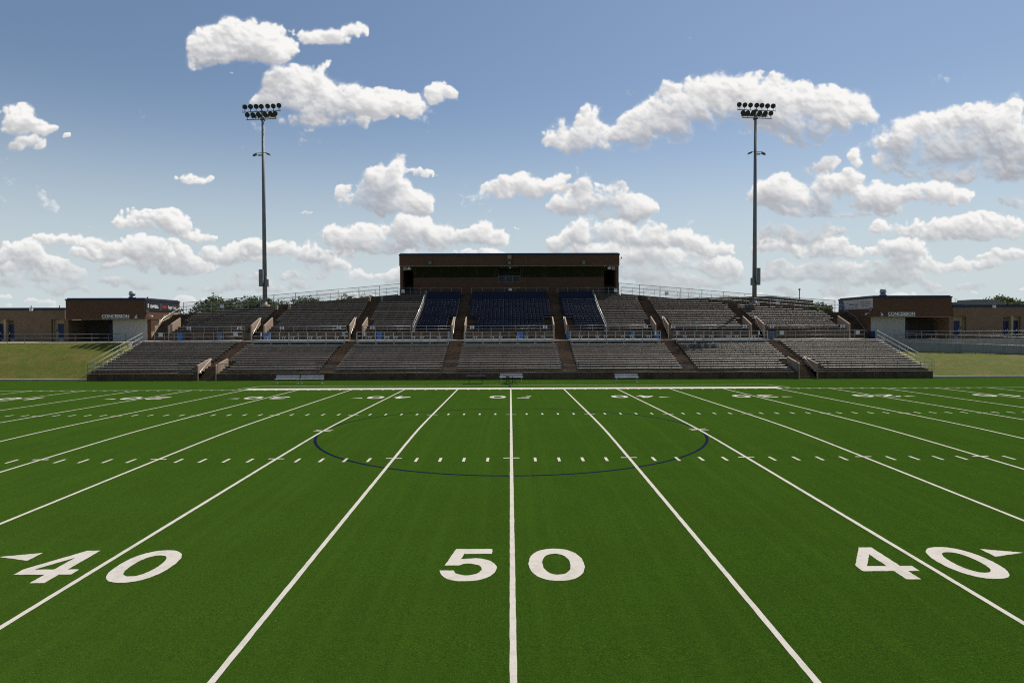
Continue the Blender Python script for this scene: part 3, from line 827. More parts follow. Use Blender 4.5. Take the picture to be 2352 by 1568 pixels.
# ------------------------------------------------------------------ benches of the stand
BP = {}
def plank_mesh(L):
    L = round(L, 2)
    if L not in BP:
        mb = MB().profile_x([(-.113,-.03),(-.128,-.026),(-.134,-.012),(-.132,.004),(-.124,.015),(-.110,.021),(-.09,.023),(.11,.023),(.125,.015),(.125,-.03),(.113,-.03),(.113,-.012),(-.113,-.012)], -L/2, L/2)
        BP[L] = mb.mesh('seat_plank', ALU)
    return BP[L]
_b = MB(); _b.box(-.025, .025, -.10, .12, -.075, -.034).box(-.025, .025, .08, .12, -.30, -.0751).box(-.06, .06, .10, .135, -.36, -.30)
BRACKET = _b.mesh('bracket', PIPE)
def bench(x0, x1, y, z, label, group):
    L = x1-x0
    t_ = thing('bleacher_bench', label, 'bench', ((x0+x1)/2, y, z), group)
    put('seat_plank', plank_mesh(L), t_)
    n = max(2, round((L-.5)/1.27)+1)
    for k in range(n): put('bracket', BRACKET, t_, (-L/2+.25+(L-.5)*k/(n-1), 0, 0))
LB = [(-43.0, -31.75), (-30.1, -19.55), (-17.95, -7.1), (-5.5, 5.25), (6.85, 17.6), (19.2, 29.55), (31.2, 42.95)]
LN = ['far left lower block', 'second lower block from the left', 'third lower block from the left', 'middle lower block', 'third lower block from the right', 'second lower block from the right', 'far right lower block']
for k, (a, b) in enumerate(LB):
    for i in range(14 if k in (0, 6) else 12):
        x0, x1 = a, b
        if i < 4:
            if k == 0: x1 = -32.75
            if k == 1: x0 = -29.0
            if k == 5: x1 = 28.4
            if k == 6: x0 = 32.2
        bench(x0, x1, ly(i)+.52, lz(i)+.42, 'long grey metal bench, %s row up in the %s' % (ORD[i+1], LN[k]), 'benches of the lower tier')
UB = [(-41.3, -31.4, 13), (-29.8, -19.5, 17), (-17.9, -12.05, 19), (11.85, 17.6, 19), (19.2, 29.2, 17), (30.8, 41.1, 13)]
UN = ['far left upper block', 'second upper block from the left', 'upper block left of the chairs', 'upper block right of the chairs', 'second upper block from the right', 'far right upper block']
for k, (a, b, n) in enumerate(UB):
    for i in range(n):
        x0, x1 = max(a, XL[i]+.1), min(b, XR[i]-.1)
        if i < 5:
            if k < 3: x0 += .75
            else: x1 -= .75
            if k in (0, 1): x1 -= .75
            if k in (4, 5): x0 += .75
        if x1-x0 < 1: continue
        bench(x0, x1, uy(i)+.52, zc(i)+.42, 'long grey metal bench, %s row up in the %s' % (ORD[i+1], UN[k]), 'benches of the upper tier')

# ------------------------------------------------------------------ chairs of the stand
def chair_mb(mb, ox=0, oy=0, oz=0):
    n = 6; w = .225
    prof = [(-.215, .40), (-.20, .425), (0, .415), (.16, .43), (.205, .52), (.235, .70), (.262, .82), (.275, .835)]
    for th in (0,):
        vs = []
        for y, z in prof:
            for k in range(n+1):
                u = k/n*2-1; cv = .035*(1-u*u) if z > .5 else .02*(1-u*u)
                ed = 1-.10*(max(0, z-.72)/.115)
                vs.append((ox+u*w*ed, oy+y+cv, oz+z-(.02*abs(u)**3 if z > .8 else 0)-(cv*.5 if z < .5 else 0)))
        m_ = len(prof)
        fs = [(r_*(n+1)+k, r_*(n+1)+k+1, (r_+1)*(n+1)+k+1, (r_+1)*(n+1)+k) for r_ in range(m_-1) for k in range(n)]
        mb.add(vs, fs, True)
        back = [(x, y+.03, z-.025) for x, y, z in vs]
        mb.add(back, [f[::-1] for f in fs], True)
        b = len(mb.v)-2*len(vs); L_ = len(vs)
        rim = [r_*(n+1) for r_ in range(m_)]+[(m_-1)*(n+1)+k for k in range(1, n+1)]+[r_*(n+1)+n for r_ in range(m_-2, -1, -1)]+[k for k in range(n-1, 0, -1)]
        mb.f += [(b+rim[i], b+rim[(i+1) % len(rim)], b+L_+rim[(i+1) % len(rim)], b+L_+rim[i]) for i in range(len(rim))]; mb.sm += [False]*len(rim)
    for s in (-1, 1): mb.box(ox+s*.235-.012, ox+s*.235+.012, oy-.12, oy+.16, oz+.58, oz+.61).box(ox+s*.235-.012, ox+s*.235+.012, oy+.10, oy+.16, oz+.02, oz+.579)
_c = MB(); chair_mb(_c); CHAIR = _c.mesh('stadium_chair', SEATB)
CB = [('left chair block', -11.62, 10, 'aisle'), ('middle chair block', -5.38, 21, 'aisle'), ('right chair block', 6.94, 10, 'aisle')]
rest = MB(); cnt = 0
for j in range(17):
    for k, (nm, x0, n, _) in enumerate(CB):
        for c in range(n):
            if j < 5:
                if k == 0 and c >= 8: continue
                if k == 1 and (c < 2 or c >= 19): continue
                if k == 2 and c < 2: continue
            x = x0+.245+c*(.468 if k != 1 else .5085); y = 47+UT*cb(j)+.42; z = zc(cb(j))
            if cnt < 300:
                first = 2 if ((k == 1 or k == 2) and j < 5) else 0
                o = put('stadium_chair', CHAIR, None, (x, y, z), (0, 0, 0))
                tag(o, 'navy chair, %s from the left in the %s row up of the %s' % (ORD[c-first+1], ORD[j+1], nm), 'chair', 'navy chairs in front of the press box')
                cnt += 1
            else: chair_mb(rest, x, y, z)
tag(rest.build('stadium_chairs', SEATB, None, (0, 57, 8)), 'upper rows of navy chairs rising to the foot of the press box', 'chairs', None, 'stuff')

# ------------------------------------------------------------------ railings, gates and fences
def railing(name, label, base, hs, mat, group=None, r=.024, posts=None, pr=.022, cat='railing', cap=True, drop=0.0):
    """base: points on the ground line; hs: heights of the rails; posts: spacing between posts"""
    P = [Vector(p) for p in base]
    t_ = thing(name, label, cat, base[0], group)
    names = {0: 'top_rail', 1: 'middle_rail', 2: 'bottom_rail'}
    for k, h in enumerate(hs):
        MB().tube([p+Vector((0, 0, h)) for p in P], r, 8).build(names.get(k, 'bottom_rail'), mat, t_)
    if posts:
        seg = [0]
        for i in range(len(P)-1): seg.append(seg[-1]+(P[i+1]-P[i]).length)
        n = max(1, round(seg[-1]/posts))
        for k in range(n+1):
            s = seg[-1]*k/n; i = min(len(P)-2, max(j for j in range(len(P)) if seg[j] <= s+1e-6))
            p = P[i]+(P[i+1]-P[i])*((s-seg[i])/(seg[i+1]-seg[i]))
            mb = MB().tube([p-Vector((0, 0, drop)), p+Vector((0, 0, hs[0]))], pr, 6)
            if drop: mb.box(p.x-.07, p.x+.07, p.y-.012+.03, p.y+.03, p.z-drop-.06, p.z-drop+.12)
            mb.build('post', mat, t_)
    return t_
def pickets(t_, x0, x1, y, z0, z1, n, mat, name='picket_panel'):
    mb = MB()
    for k in range(1, n): mb.tube([(x0+(x1-x0)*k/n, y, z0), (x0+(x1-x0)*k/n, y, z1)], .012, 5)
    return mb.build(name, mat, t_)
FR = 34.29
FRG = 'railings along the front wall of the stand'
for a, b, w in ((-42.95, -33.75, 'far left lower block'), (-28.9, -19.75, 'second lower block from the left'), (-17.9, -7.2, 'third lower block from the left'), (-5.45, 5.25, 'middle lower block'),
                (6.95, 17.55, 'third lower block from the right'), (19.25, 28.3, 'second lower block from the right'), (32.35, 42.95, 'far right lower block')):
    railing('guard_rail', 'grey pipe railing on the front wall below the '+w, [(a, FR, .70), (b, FR, .70)], (1.0, .52, .08), PIPE, FRG, .022, 1.17, .022, drop=.2)
def gate(a, b, label):
    t_ = thing('gate', label, 'gate', (a, FR, .70), 'picket gates in the front railing')
    f = MB()
    for h in (1.0, .08): f.tube([(a, FR, .70+h), (b, FR, .70+h)], .022, 6)
    for x in (a, b): f.tube([(x, FR, .5), (x, FR, 1.70)], .026, 6)
    f.build('gate_frame', PIPE, t_)
    pickets(t_, a, b, FR, .79, 1.69, max(6, round((b-a)/.125)), PIPE)
for xc, w in zip(LA[1:5], ('between second and third lower blocks from left', 'left of the middle lower block', 'right of the middle lower block', 'between second and third lower blocks from right')):
    gate(xc-.86, xc+.86, 'grey picket gate at the aisle '+w)
gate(-33.65, -32.0, 'grey picket gate left of the left stair opening')
gate(-29.8, -28.98, 'grey picket gate right of the left stair opening in the wall')
gate(28.38, 29.25, 'grey picket gate left of the right stair opening in the wall')
gate(31.45, 32.28, 'grey picket gate right of the right stair opening in the wall')
for s, w in ((-1, 'left'), (1, 'right')):
    q = [(s*43.22, 34.36, .70), (s*43.22, 39.5, .70+5.14*.2957), (s*43.22, 44.7, 3.78)]
    railing('guard_rail', 'sloping three bar pipe railing up the %s end of the lower tier' % w, q, (1.02, .54, .05), ALUL, 'sloping end railings of the lower tier', .026, 1.45, .022)
# walk railings in front of the outer blocks
railing('guard_rail', 'grey pipe railing on the cross walk above the far left lower block', [(-41.85, 44.68, WZ), (-31.45, 44.68, WZ)], (1.02, .54, .09), GALV, 'railings along the cross walk', .026, 1.17, .024)
railing('guard_rail', 'grey pipe railing on the cross walk above the far right lower block', [(31.3, 44.68, WZ), (41.7, 44.68, WZ)], (1.02, .54, .09), GALV, 'railings along the cross walk', .026, 1.17, .024)
# railings on the front wall of the upper tier
UF = 47.06
UFS = [(-40.4, -32.2, 'far left upper block'), (-29.5, -19.9, 'second upper block from the left'), (-17.8, -12.1, 'upper block left of the chairs'), (-11.6, -7.3, 'left chair block'), (-5.35, 5.15, 'middle chair block'),
       (7.05, 11.4, 'right chair block'), (11.85, 17.4, 'upper block right of the chairs'), (19.4, 29.0, 'second upper block from the right'), (30.95, 40.1, 'far right upper block')]
for a, b, w in UFS:
    railing('guard_rail', 'low grey pipe railing along the front edge of the '+w, [(a, UF, 4.72), (b, UF, 4.72)], (.77, .42), GALV, 'low railings on the upper front wall', .022, 1.55, .020)
for a, b, w in ((-15.65, -6.9, 'left chair block'), (-5.5, 5.3, 'middle chair block'), (6.65, 15.4, 'right chair block')):
    railing('guard_rail', 'grey pipe railing behind the top row of the '+w, [(a, 60.45, zc(19)), (b, 60.45, zc(19))], (1.0, .5), GALV, 'railings at the foot of the press box', .022, 1.5, .020)
for side, w in ((-1, 'left'), (1, 'right')):
    xs_ = [side*v-.1 for v in (15.9, 20, 24, 28, 32, 36, 40, 44)]
    base = [(x, edge(x)[0]+.08, edge(x)[1]+.1) for x in xs_]
    railing('guard_rail', 'two bar pipe railing descending along the %s edge of the promenade' % w, base, (1.0, .55), GALV, 'railings along the curving promenade', .024, 1.5, .022)
    base = [(x, edge(x)[0]+1.6, edge(x)[1]) for x in xs_[:5]]
    railing('guard_rail', 'shorter two bar railing behind the first on the %s promenade' % w, base, (1.12, .6), GALV, 'railings along the curving promenade', .022, 2.9, .020)
    t_ = thing('chain_link_fence', 'tall chain link fence with dark posts behind the %s promenade' % w, 'fence', (xs_[0], edge(xs_[0])[0]+2.6, edge(xs_[0])[1]), 'chain link fences behind the stand')
    base = [Vector((x, edge(x)[0]+2.6, edge(x)[1])) for x in xs_]
    MB().tube([p+Vector((0, 0, 1.82)) for p in base], .03, 6).build('top_rail', DARKPOST, t_)
    for k in range(11):
        f_ = k/10*(len(base)-1); i = min(len(base)-2, int(f_)); p = base[i]+(base[i+1]-base[i])*(f_-i)
        MB().tube([p, p+Vector((0, 0, 1.84))], .036, 6).build('post', DARKPOST, t_)
    vs = [q for p in base for q in (p+Vector((0, 0, .03)), p+Vector((0, 0, 1.80)))]
    MB().add(vs, [(2*i, 2*i+2, 2*i+3, 2*i+1) for i in range(len(base)-1)]).build('wire_mesh', LINK, t_)

# ------------------------------------------------------------------ raised metal viewing platforms with small companion seats
PL = [(-29.9, -19.15, 'far left'), (-17.75, -7.15, 'second from the left'), (-5.35, 5.0, 'middle'), (6.95, 17.35, 'second from the right'), (19.2, 29.75, 'far right')]
_s = MB().box(-.25, .25, -.125, .125, .30, .345); SEATP = _s.mesh('seat_plank', ALUL)
_s = MB().box(-.028, .028, -.035, .035, 0, .299); SLEG = _s.mesh('leg', ALUL)
PY0, PY1, PZ = 43.35, 45.5, 3.90
for (a, b, w) in PL:
    t_ = thing('viewing_platform', 'grey railed platform, %s of the five along the cross walk' % w, 'platform', ((a+b)/2, PY0, PZ), 'metal platforms along the cross walk')
    MB().box(a, b, PY0+.02, PY1, PZ-.06, PZ).build('deck', ALUL, t_)
    mb = MB()
    n = 10
    for k in range(n): mb.box(a+(b-a)*k/n+.006, a+(b-a)*(k+1)/n-.006, PY0-.03, PY0+.018, PZ-.29, PZ-.001)
    mb.build('fascia_board', ALUL, t_)
    for h, nm in ((.92, 'top_rail'), (.46, 'middle_rail')):
        mb = MB().box(a, b, PY0-.055, PY0-.005, PZ+h-.03, PZ+h+.02)
        for x in (a+.025, b-.025): mb.box(x-.025, x+.025, PY0-.004, 44.75, PZ+h-.03, PZ+h+.02)
        mb.build(nm, ALUL, t_)
    for k in range(n+1):
        x = a+(b-a)*k/n; wd = .032 if k % 2 else .05
        MB().box(x-wd, x+wd, PY0-.075, PY0-.031, PZ-.30, PZ+.889).build('post', ALUL, t_)
    for k in range(0, n+1, 2):
        x = a+.12+(b-a-.24)*k/n
        for s in (-.08, .08):
            MB().box(x+s-.025, x+s+.025, PY0+.05, PY0+.10, 2.98, PZ-.061).build('support_leg', ALUL, t_)
    MB().box(a+.1, b-.1, 42.62, 42.66, 3.16, 3.40).box(a+.1, b-.1, 42.665, 43.0, 3.372, 3.40).build('kick_board', GREY, t_)
    for k, fx in enumerate((.12, .31, .405, .60, .695, .885)):
        x = a+(b-a)*fx
        c = thing('companion_seat', 'small grey metal stool seat, %s from the left on the %s platform' % (ORD[k+1], w), 'seat', (x, 44.35, PZ), 'small seats on the platforms')
        put('seat_plank', SEATP, c); put('leg', SLEG, c, (-.13, 0, 0)); put('leg', SLEG, c, (.13, 0, 0))

# ------------------------------------------------------------------ signs on the railings
def section_sign(x, txt, label):
    t_ = thing('section_sign', label, 'sign', (x, UF-.03, 5.32), 'lettered section signs on the upper railings')
    MB().box(x-.25, x+.25, UF-.055, UF-.035, 5.12, 5.50).build('sign_panel', SIGNW, t_)
    mb = MB(); n = 24
    mb.add([(x+.168*math.cos(2*math.pi*k/n), UF-.058, 5.31+.168*math.sin(2*math.pi*k/n)) for k in range(n)], [tuple(range(n))[::-1]])
    d = mb.build('disc', NAVYD, t_)
    mb = MB(); place_text(mb, text_mb(txt, .20, .006), (x, UF-.062, 5.31), (1, 0, 0), (0, 0, 1)); mb.build('lettering', LETTER, d)
SS = [(-38.95, 'AA', 'far left upper block', 'left'), (-32.85, 'AA', 'far left upper block', 'right'), (-27.7, 'BB', 'second upper block from the left', 'left'), (-20.8, 'BB', 'second upper block from the left', 'right'),
      (-16.75, 'CC', 'upper block left of the chairs', 'left'), (-4.65, 'DD', 'middle chair block', 'left'), (4.2, 'DD', 'middle chair block', 'right'), (16.45, 'EE', 'upper block right of the chairs', 'right'),
      (19.75, 'FF', 'second upper block from the right', 'left'), (28.45, 'FF', 'second upper block from the right', 'right'), (31.75, 'GG', 'far right upper block', 'left'), (40.35, 'GG', 'far right upper block', 'right')]
for x, s, w, e in SS:
    section_sign(x, s, 'white sign, navy disc lettered %s, %s end of %s' % (s, e, w))
def blank_sign(x, y, z, w, h, label):
    tag(MB().box(x-w/2, x+w/2, y-.012, y+.012, z-h/2, z+h/2).build('blank_sign', SIGNW, None, (x, y, z)), label, 'sign', 'blank white signs on the railings')
blank_sign(-41.1, 44.63, 4.56, .46, .44, 'blank white sign at the left end of the left walk railing')
blank_sign(-32.3, 44.63, 4.56, .46, .44, 'blank white sign at the right end of the left walk railing')
blank_sign(-29.35, 44.75, 4.58, .18, .46, 'narrow white sign on the left end of the far left platform')
blank_sign(-17.2, 44.75, 4.58, .18, .46, 'narrow white sign on the left end of the second platform from left')
blank_sign(17.1, 44.75, 4.58, .18, .46, 'narrow white sign on the right end of the second platform from right')
blank_sign(29.3, 44.75, 4.58, .20, .46, 'narrow white sign on the right end of the far right platform')
blank_sign(31.95, 44.63, 4.56, .48, .46, 'blank white sign at the left end of the right walk railing')
blank_sign(40.9, 44.63, 4.56, .46, .46, 'blank white sign at the right end of the right walk railing')
blank_sign(-15.2, 60.38, 10.45, .46, .48, 'blank white sign on the railing at the press box left corner')
blank_sign(0.0, 60.38, 10.62, .46, .30, 'small white sign in the middle of the railing under the balcony')
blank_sign(14.95, 60.38, 10.45, .48, .46, 'blank white sign on the railing at the press box right corner')
for x, w in ((-38.4, 'lower on the left promenade railing'), (-23.0, 'upper on the left promenade railing'), (35.9, 'lower on the right promenade railing'), (21.8, 'upper on the right promenade railing')):
    y, z = edge(x); blank_sign(x, y+.02, z+.72, .50, .42, 'square white sign '+w)
for x, s, w in ((-19.35, 'right', 'far left'), (19.4, 'left', 'far right')):
    t_ = thing('access_sign', 'small white sign with a dark oval on the %s end of the %s platform' % (s, w), 'sign', (x, 43.3, 4.6), 'oval signs on the platforms')
    MB().box(x-.11, x+.11, 43.27, 43.29, 4.36, 4.80).build('sign_panel', SIGNW, t_)
    MB().add([(x+.05*math.cos(k*math.pi/8), 43.266, 4.58+.17*math.sin(k*math.pi/8)) for k in range(16)], [tuple(range(16))[::-1]]).build('oval', NAVYD, t_)

# ------------------------------------------------------------------ barrels on the cross walk
def barrel(x, y, z, label, mat, r=.30):
    t_ = thing('trash_barrel', label, 'barrel', (x, y, z), 'blue barrels on the cross walk')
    pf = [(r*.94, 0), (r, .03), (r, .26), (r*1.035, .28), (r*1.035, .31), (r, .33), (r, .55), (r*1.035, .57), (r*1.035, .60), (r, .62), (r, .84), (r*1.03, .85), (r*1.03, .88), (r*.95, .885), (r*.93, .60)]
    MB().lathe([(a, z+b) for a, b in pf], x, y, 18).build('drum', mat, t_)
    MB().lathe([(r*1.045, z+.845), (r*1.06, z+.855), (r*1.06, z+.885), (r*1.045, z+.893)], x, y, 18).build('rim', mat, t_)
for x, y, mat, l in ((-39.85, 46.6, BARREL, 'bright blue barrel left of another below the far left upper block'), (-35.1, 46.6, BARREL2, 'dull blue barrel right of another below the far left upper block'),
                     (-29.2, 46.2, BARREL, 'bright blue barrel beside the stair behind the far left platform'), (-15.85, 46.6, BARREL, 'bright blue barrel behind the second platform from the left'),
                     (-7.35, 46.3, BARREL2, 'dull blue barrel at the right end of the second platform from left'), (1.2, 46.6, BARREL, 'bright blue barrel behind the middle platform'),
                     (7.0, 46.5, BARREL2, 'dull blue barrel at the left end of the second platform from right'), (14.75, 46.6, BARREL2, 'dull blue barrel behind the right half of the second platform from right'),
                     (17.55, 46.3, BARREL2, 'dull blue barrel at the right end of the second platform from right'), (31.15, 45.6, BARREL2, 'dull blue barrel in the gap right of the far right platform'),
                     (44.65, 48.2, BLUE, 'dark blue barrel beside the white shutter of the right building')):
    barrel(x, y, WZ, l, mat)

# ------------------------------------------------------------------ benches and tables on the turf
def team_bench(x, y, label, L=2.3):
    t_ = thing('team_bench', label, 'bench', (x, y, 0), 'metal team benches on the turf')
    MB().box(x-L/2, x+L/2, y-.15, y+.14, .42, .465).build('seat', ALUL, t_)
    mb = MB(); a = .10
    mb.add([(x-L/2+.04, y+.20, .50), (x+L/2-.04, y+.20, .50), (x+L/2-.04, y+.20+a, .80), (x-L/2+.04, y+.20+a, .80), (x-L/2+.04, y+.24, .50), (x+L/2-.04, y+.24, .50), (x+L/2-.04, y+.24+a, .80), (x-L/2+.04, y+.24+a, .80)],
           [(0,1,2,3),(7,6,5,4),(0,4,5,1),(1,5,6,2),(2,6,7,3),(3,7,4,0)])
    mb.build('backrest', ALUL, t_)
    for s in (-1, 1):
        xx = x+s*(L/2-.16)
        m_ = MB().box(xx-.03, xx+.03, y-.03, y+.03, .03, .419).tube([(xx, y, .30), (xx, y+.24, .45), (xx, y+.34, .78)], .022, 6)
        m_.build('leg', ALUL, t_)
        MB().box(xx-.04, xx+.04, y-.26, y+.30, 0, .029).build('foot', ALUL, t_)
team_bench(-21.4, 30.4, 'grey metal bench with backrest, left of the pair on the left')
team_bench(-19.05, 30.4, 'grey metal bench with backrest, right of the pair on the left')
team_bench(0.05, 31.7, 'grey metal bench with backrest standing behind the black table')
team_bench(11.2, 30.9, 'lone grey metal bench with backrest on the right')
def table(x, y, rot, label):
    t_ = thing('folding_table', label, 'table', (x, y, 0), 'black tables on the turf'); t_.rotation_euler = (0, 0, rot); t_['_o'] = [0, 0, 0]
    MB().box(-.93, .93, -.38, .38, .735, .77).build('tabletop', BLACK, t_)
    for s in (-1, 1):
        m_ = MB()
        for k in (-1, 1):
            m_.tube([(s*.62, k*.12, .735), (s*.62, k*.12, .30), (s*.62, k*.14, .12), (s*.62, k*.20, .04), (s*.62, k*.40, .022)], .026, 7)
        m_.tube([(s*.62, -.12, .25), (s*.62, .12, .25)], .02, 6).tube([(s*.62, -.12, .6), (s*.62, .12, .6)], .02, 6)
        m_.build('leg', BLACK, t_)
        MB().tube([(s*.60, 0, .26), (s*.18, 0, .73)], .014, 6).build('brace', BLACK, t_)
table(-3.32, 29.7, R(2), 'black table standing alone left of the middle bench')
table(0.0, 29.35, R(-62), 'black table turned end on in front of the middle bench')

# ------------------------------------------------------------------ the press box
pb = thing('press_box', 'long two storey brick press box with dark windows above the stand', 'press box', (0, 61, zc(19)))
Z0 = zc(19)
MB().box(-15.80, 15.56, 60.9, 69.5, 14.06, 15.52).build('brick_fascia', BRICK, pb)
MB().box(-15.78, 15.54, 60.92, 69.48, 14.02, 14.058).build('soffit', SOFFIT, pb)
MB().box(-15.86, 15.62, 60.84, 69.56, 15.52, 15.72).box(-15.70, 15.46, 61.0, 69.4, 15.7201, 15.84).build('roof_trim', NAVY, pb)
MB().box(-15.72, -15.30, 61.0, 61.5, Z0-.4, 14.018).build('pillar', BRICK, pb)
MB().box(15.06, 15.48, 61.0, 61.5, Z0-.4, 14.018).build('pillar', BRICK, pb)
MB().box(-15.70, -15.40, 61.502, 69.4, Z0-1.5, 14.018).box(15.16, 15.46, 61.502, 69.4, Z0-1.5, 14.018).box(-15.39, 15.15, 69.1, 69.4, Z0-1.5, 14.018).build('outer_wall', BRICK, pb)
for a, b in ((-13.95, -1.72), (1.42, 13.55)):
    MB().box(a, b, 61.95, 62.15, Z0-.4, 12.43).build('brick_wall', BRICK, pb)
MB().box(-1.718, 1.418, 61.951, 62.149, Z0-.4, 11.76).build('balcony_wall', BRICK, pb)
MB().box(-13.94, -13.75, 62.152, 69.0, Z0-.4, 14.018).box(13.36, 13.54, 62.152, 69.0, Z0-.4, 14.018).box(-1.90, -1.73, 62.152, 65.0, 11.5, 14.018).box(1.43, 1.60, 62.152, 65.0, 11.5, 14.018).box(-1.90, 1.60, 65.002, 65.2, 11.5, 14.018).build('inner_wall', WALLC, pb)  # dark concrete in place of brick; the recess's shade is put into the colour
MB().box(-1.718, 1.418, 62.151, 65.0, 11.60, 11.76).build('balcony_floor', STAND, pb)
for s, x0 in ((-1, -15.38), (1, 13.6)):      # stairs at each end, in the dark behind the pillars
    mb = MB()
    for k in range(9): mb.box(x0, x0+1.52, 62.4+.3*k, 65.6, Z0+.19*k-.02, Z0+.19*(k+1))
    mb.build('end_stair', WALLC, pb)
d = MB().box(-1.15, -.20, 64.93, 65.0, 11.77, 13.85).build('door', BLUE, pb)
MB().box(-.32, -.26, 64.88, 64.929, 12.75, 12.9).build('handle', GALV, d)
tl = math.tan(R(7.0))
for a, b, n in ((-13.93, -1.74, 6), (1.44, 13.53, 6)):
    z0, z1, yb = 12.44, 14.015, 62.05
    yt = yb-(z1-z0)*tl
    def slab(x0, x1, za, zb_, dy0, dy1):
        ya = yb-(za-z0)*tl; yc = yb-(zb_-z0)*tl
        return [(x0, ya+dy0, za), (x1, ya+dy0, za), (x1, yc+dy0, zb_), (x0, yc+dy0, zb_), (x0, ya+dy1, za), (x1, ya+dy1, za), (x1, yc+dy1, zb_), (x0, yc+dy1, zb_)], [(0,1,2,3),(7,6,5,4),(0,4,5,1),(1,5,6,2),(2,6,7,3),(3,7,4,0)]
    f = MB(); f.add(*slab(a, b, z0, z0+.06, -.03, .05)); f.add(*slab(a, b, z1-.06, z1, -.03, .05))
    for x in (a+.03, a+.33, b-.33, b-.03): f.add(*slab(x-.03, x+.03, z0+.061, z1-.061, -.028, .05))
    w = f.build('window', LAMPD, pb)
    for k in range(n):
        x0 = a+.36+(b-a-.72)*k/n; x1 = a+.36+(b-a-.72)*(k+1)/n
        q = MB(); q.add(*slab(x0+.004, x1-.004, z0+.061, z1-.061, .0, .03)); q.build('pane', GLASS, w)
    q = MB(); q.add(*slab(a+.061, a+.299, z0+.061, z1-.061, .0, .03)); q.add(*slab(b-.299, b-.061, z0+.061, z1-.061, .0, .03)); q.build('pane', GLASS, w)
br_ = MB()
for h in (12.68, 11.80): br_.tube([(-1.70, 61.98, h), (1.40, 61.98, h)], .022, 6)
for x in (-1.70, -.66, .36, 1.40): br_.tube([(x, 61.98, 11.78), (x, 61.98, 12.68)], .022, 6)
br_ = br_.build('balcony_railing', GALV, pb)
mb = MB()
for k in range(1, 27): mb.tube([(-1.70+3.10*k/27, 61.98, 11.82), (-1.70+3.10*k/27, 61.98, 12.66)], .010, 5)
mb.build('pickets', GALV, br_)
# fittings hung on the press box
def speaker(x, s, label):
    t_ = thing('speaker', label, 'speaker', (x, 61.3, 13.7), 'speakers under the press box roof')
    m_ = MB(); y0, y1 = 60.98, 61.45
    m_.add([(x-.26, y0, 13.42), (x+.26, y0, 13.42), (x+.26, y0+.12, 13.96), (x-.26, y0+.12, 13.96), (x-.22, y1, 13.50), (x+.22, y1, 13.50), (x+.22, y1, 13.98), (x-.22, y1, 13.98)], [(0,1,2,3),(7,6,5,4),(0,4,5,1),(1,5,6,2),(2,6,7,3),(3,7,4,0)])
    m_.build('cabinet', TANP, t_)
    xx = x+s*.55
    MB().lathe([(.27, 13.52), (.26, 13.70), (.18, 13.84), (.08, 13.90), (.05, 14.015)], xx, 61.25, 14).build('horn', SIGNW, t_)
speaker(-15.02, 1, 'tan box speaker with white horn under the left roof corner')
speaker(14.74, -1, 'tan box speaker with white horn under the right roof corner')
tag(MB().box(-.38, .18, 60.62, 60.895, 14.97, 15.50).box(-.34, .14, 60.60, 60.619, 15.01, 15.46).build('speaker', TANP, None, (-.1, 60.8, 15.2)), 'square tan speaker box high in the middle of the brick fascia', 'speaker')
for x, w in ((-11.4, 'left'), (-.1, 'middle'), (10.45, 'right')):
    t_ = thing('wall_lamp', 'grey hooded lamp on the brick fascia, %s of three' % w, 'lamp', (x, 60.8, 14.5), 'hooded lamps on the press box')
    MB().profile_x([(60.895, 14.28), (60.62, 14.28), (60.60, 14.56), (60.68, 14.70), (60.895, 14.74)], x-.21, x+.21).build('hood', GREY, t_)
    MB().box(x-.17, x+.17, 60.64, 60.86, 14.255, 14.279).build('lens', SIGNW, t_)
t_ = thing('camera_dome', 'small white camera dome hanging under the roof above the balcony', 'camera', (0, 61.6, 13.8))
MB().tube([(0, 61.6, 14.018), (0, 61.6, 13.86)], .04, 8).build('stem', SIGNW, t_)
MB().lathe([(.16, 13.85), (.17, 13.80), (.12, 13.71), (.02, 13.68)], 0, 61.6, 12).build('dome', SIGNW, t_)
t_ = thing('antenna', 'small grey panel antenna on an arm at the right roof end', 'antenna', (15.7, 61.2, 15.0))
MB().tube([(15.563, 61.2, 14.85), (15.75, 61.2, 14.9), (15.85, 61.2, 15.10)], .02, 6).build('arm', GREY, t_)
MB().box(15.84, 15.90, 61.05, 61.35, 15.02, 15.28).box(15.95, 15.98, 61.12, 61.28, 14.98, 15.24).build('panel', GREY, t_)

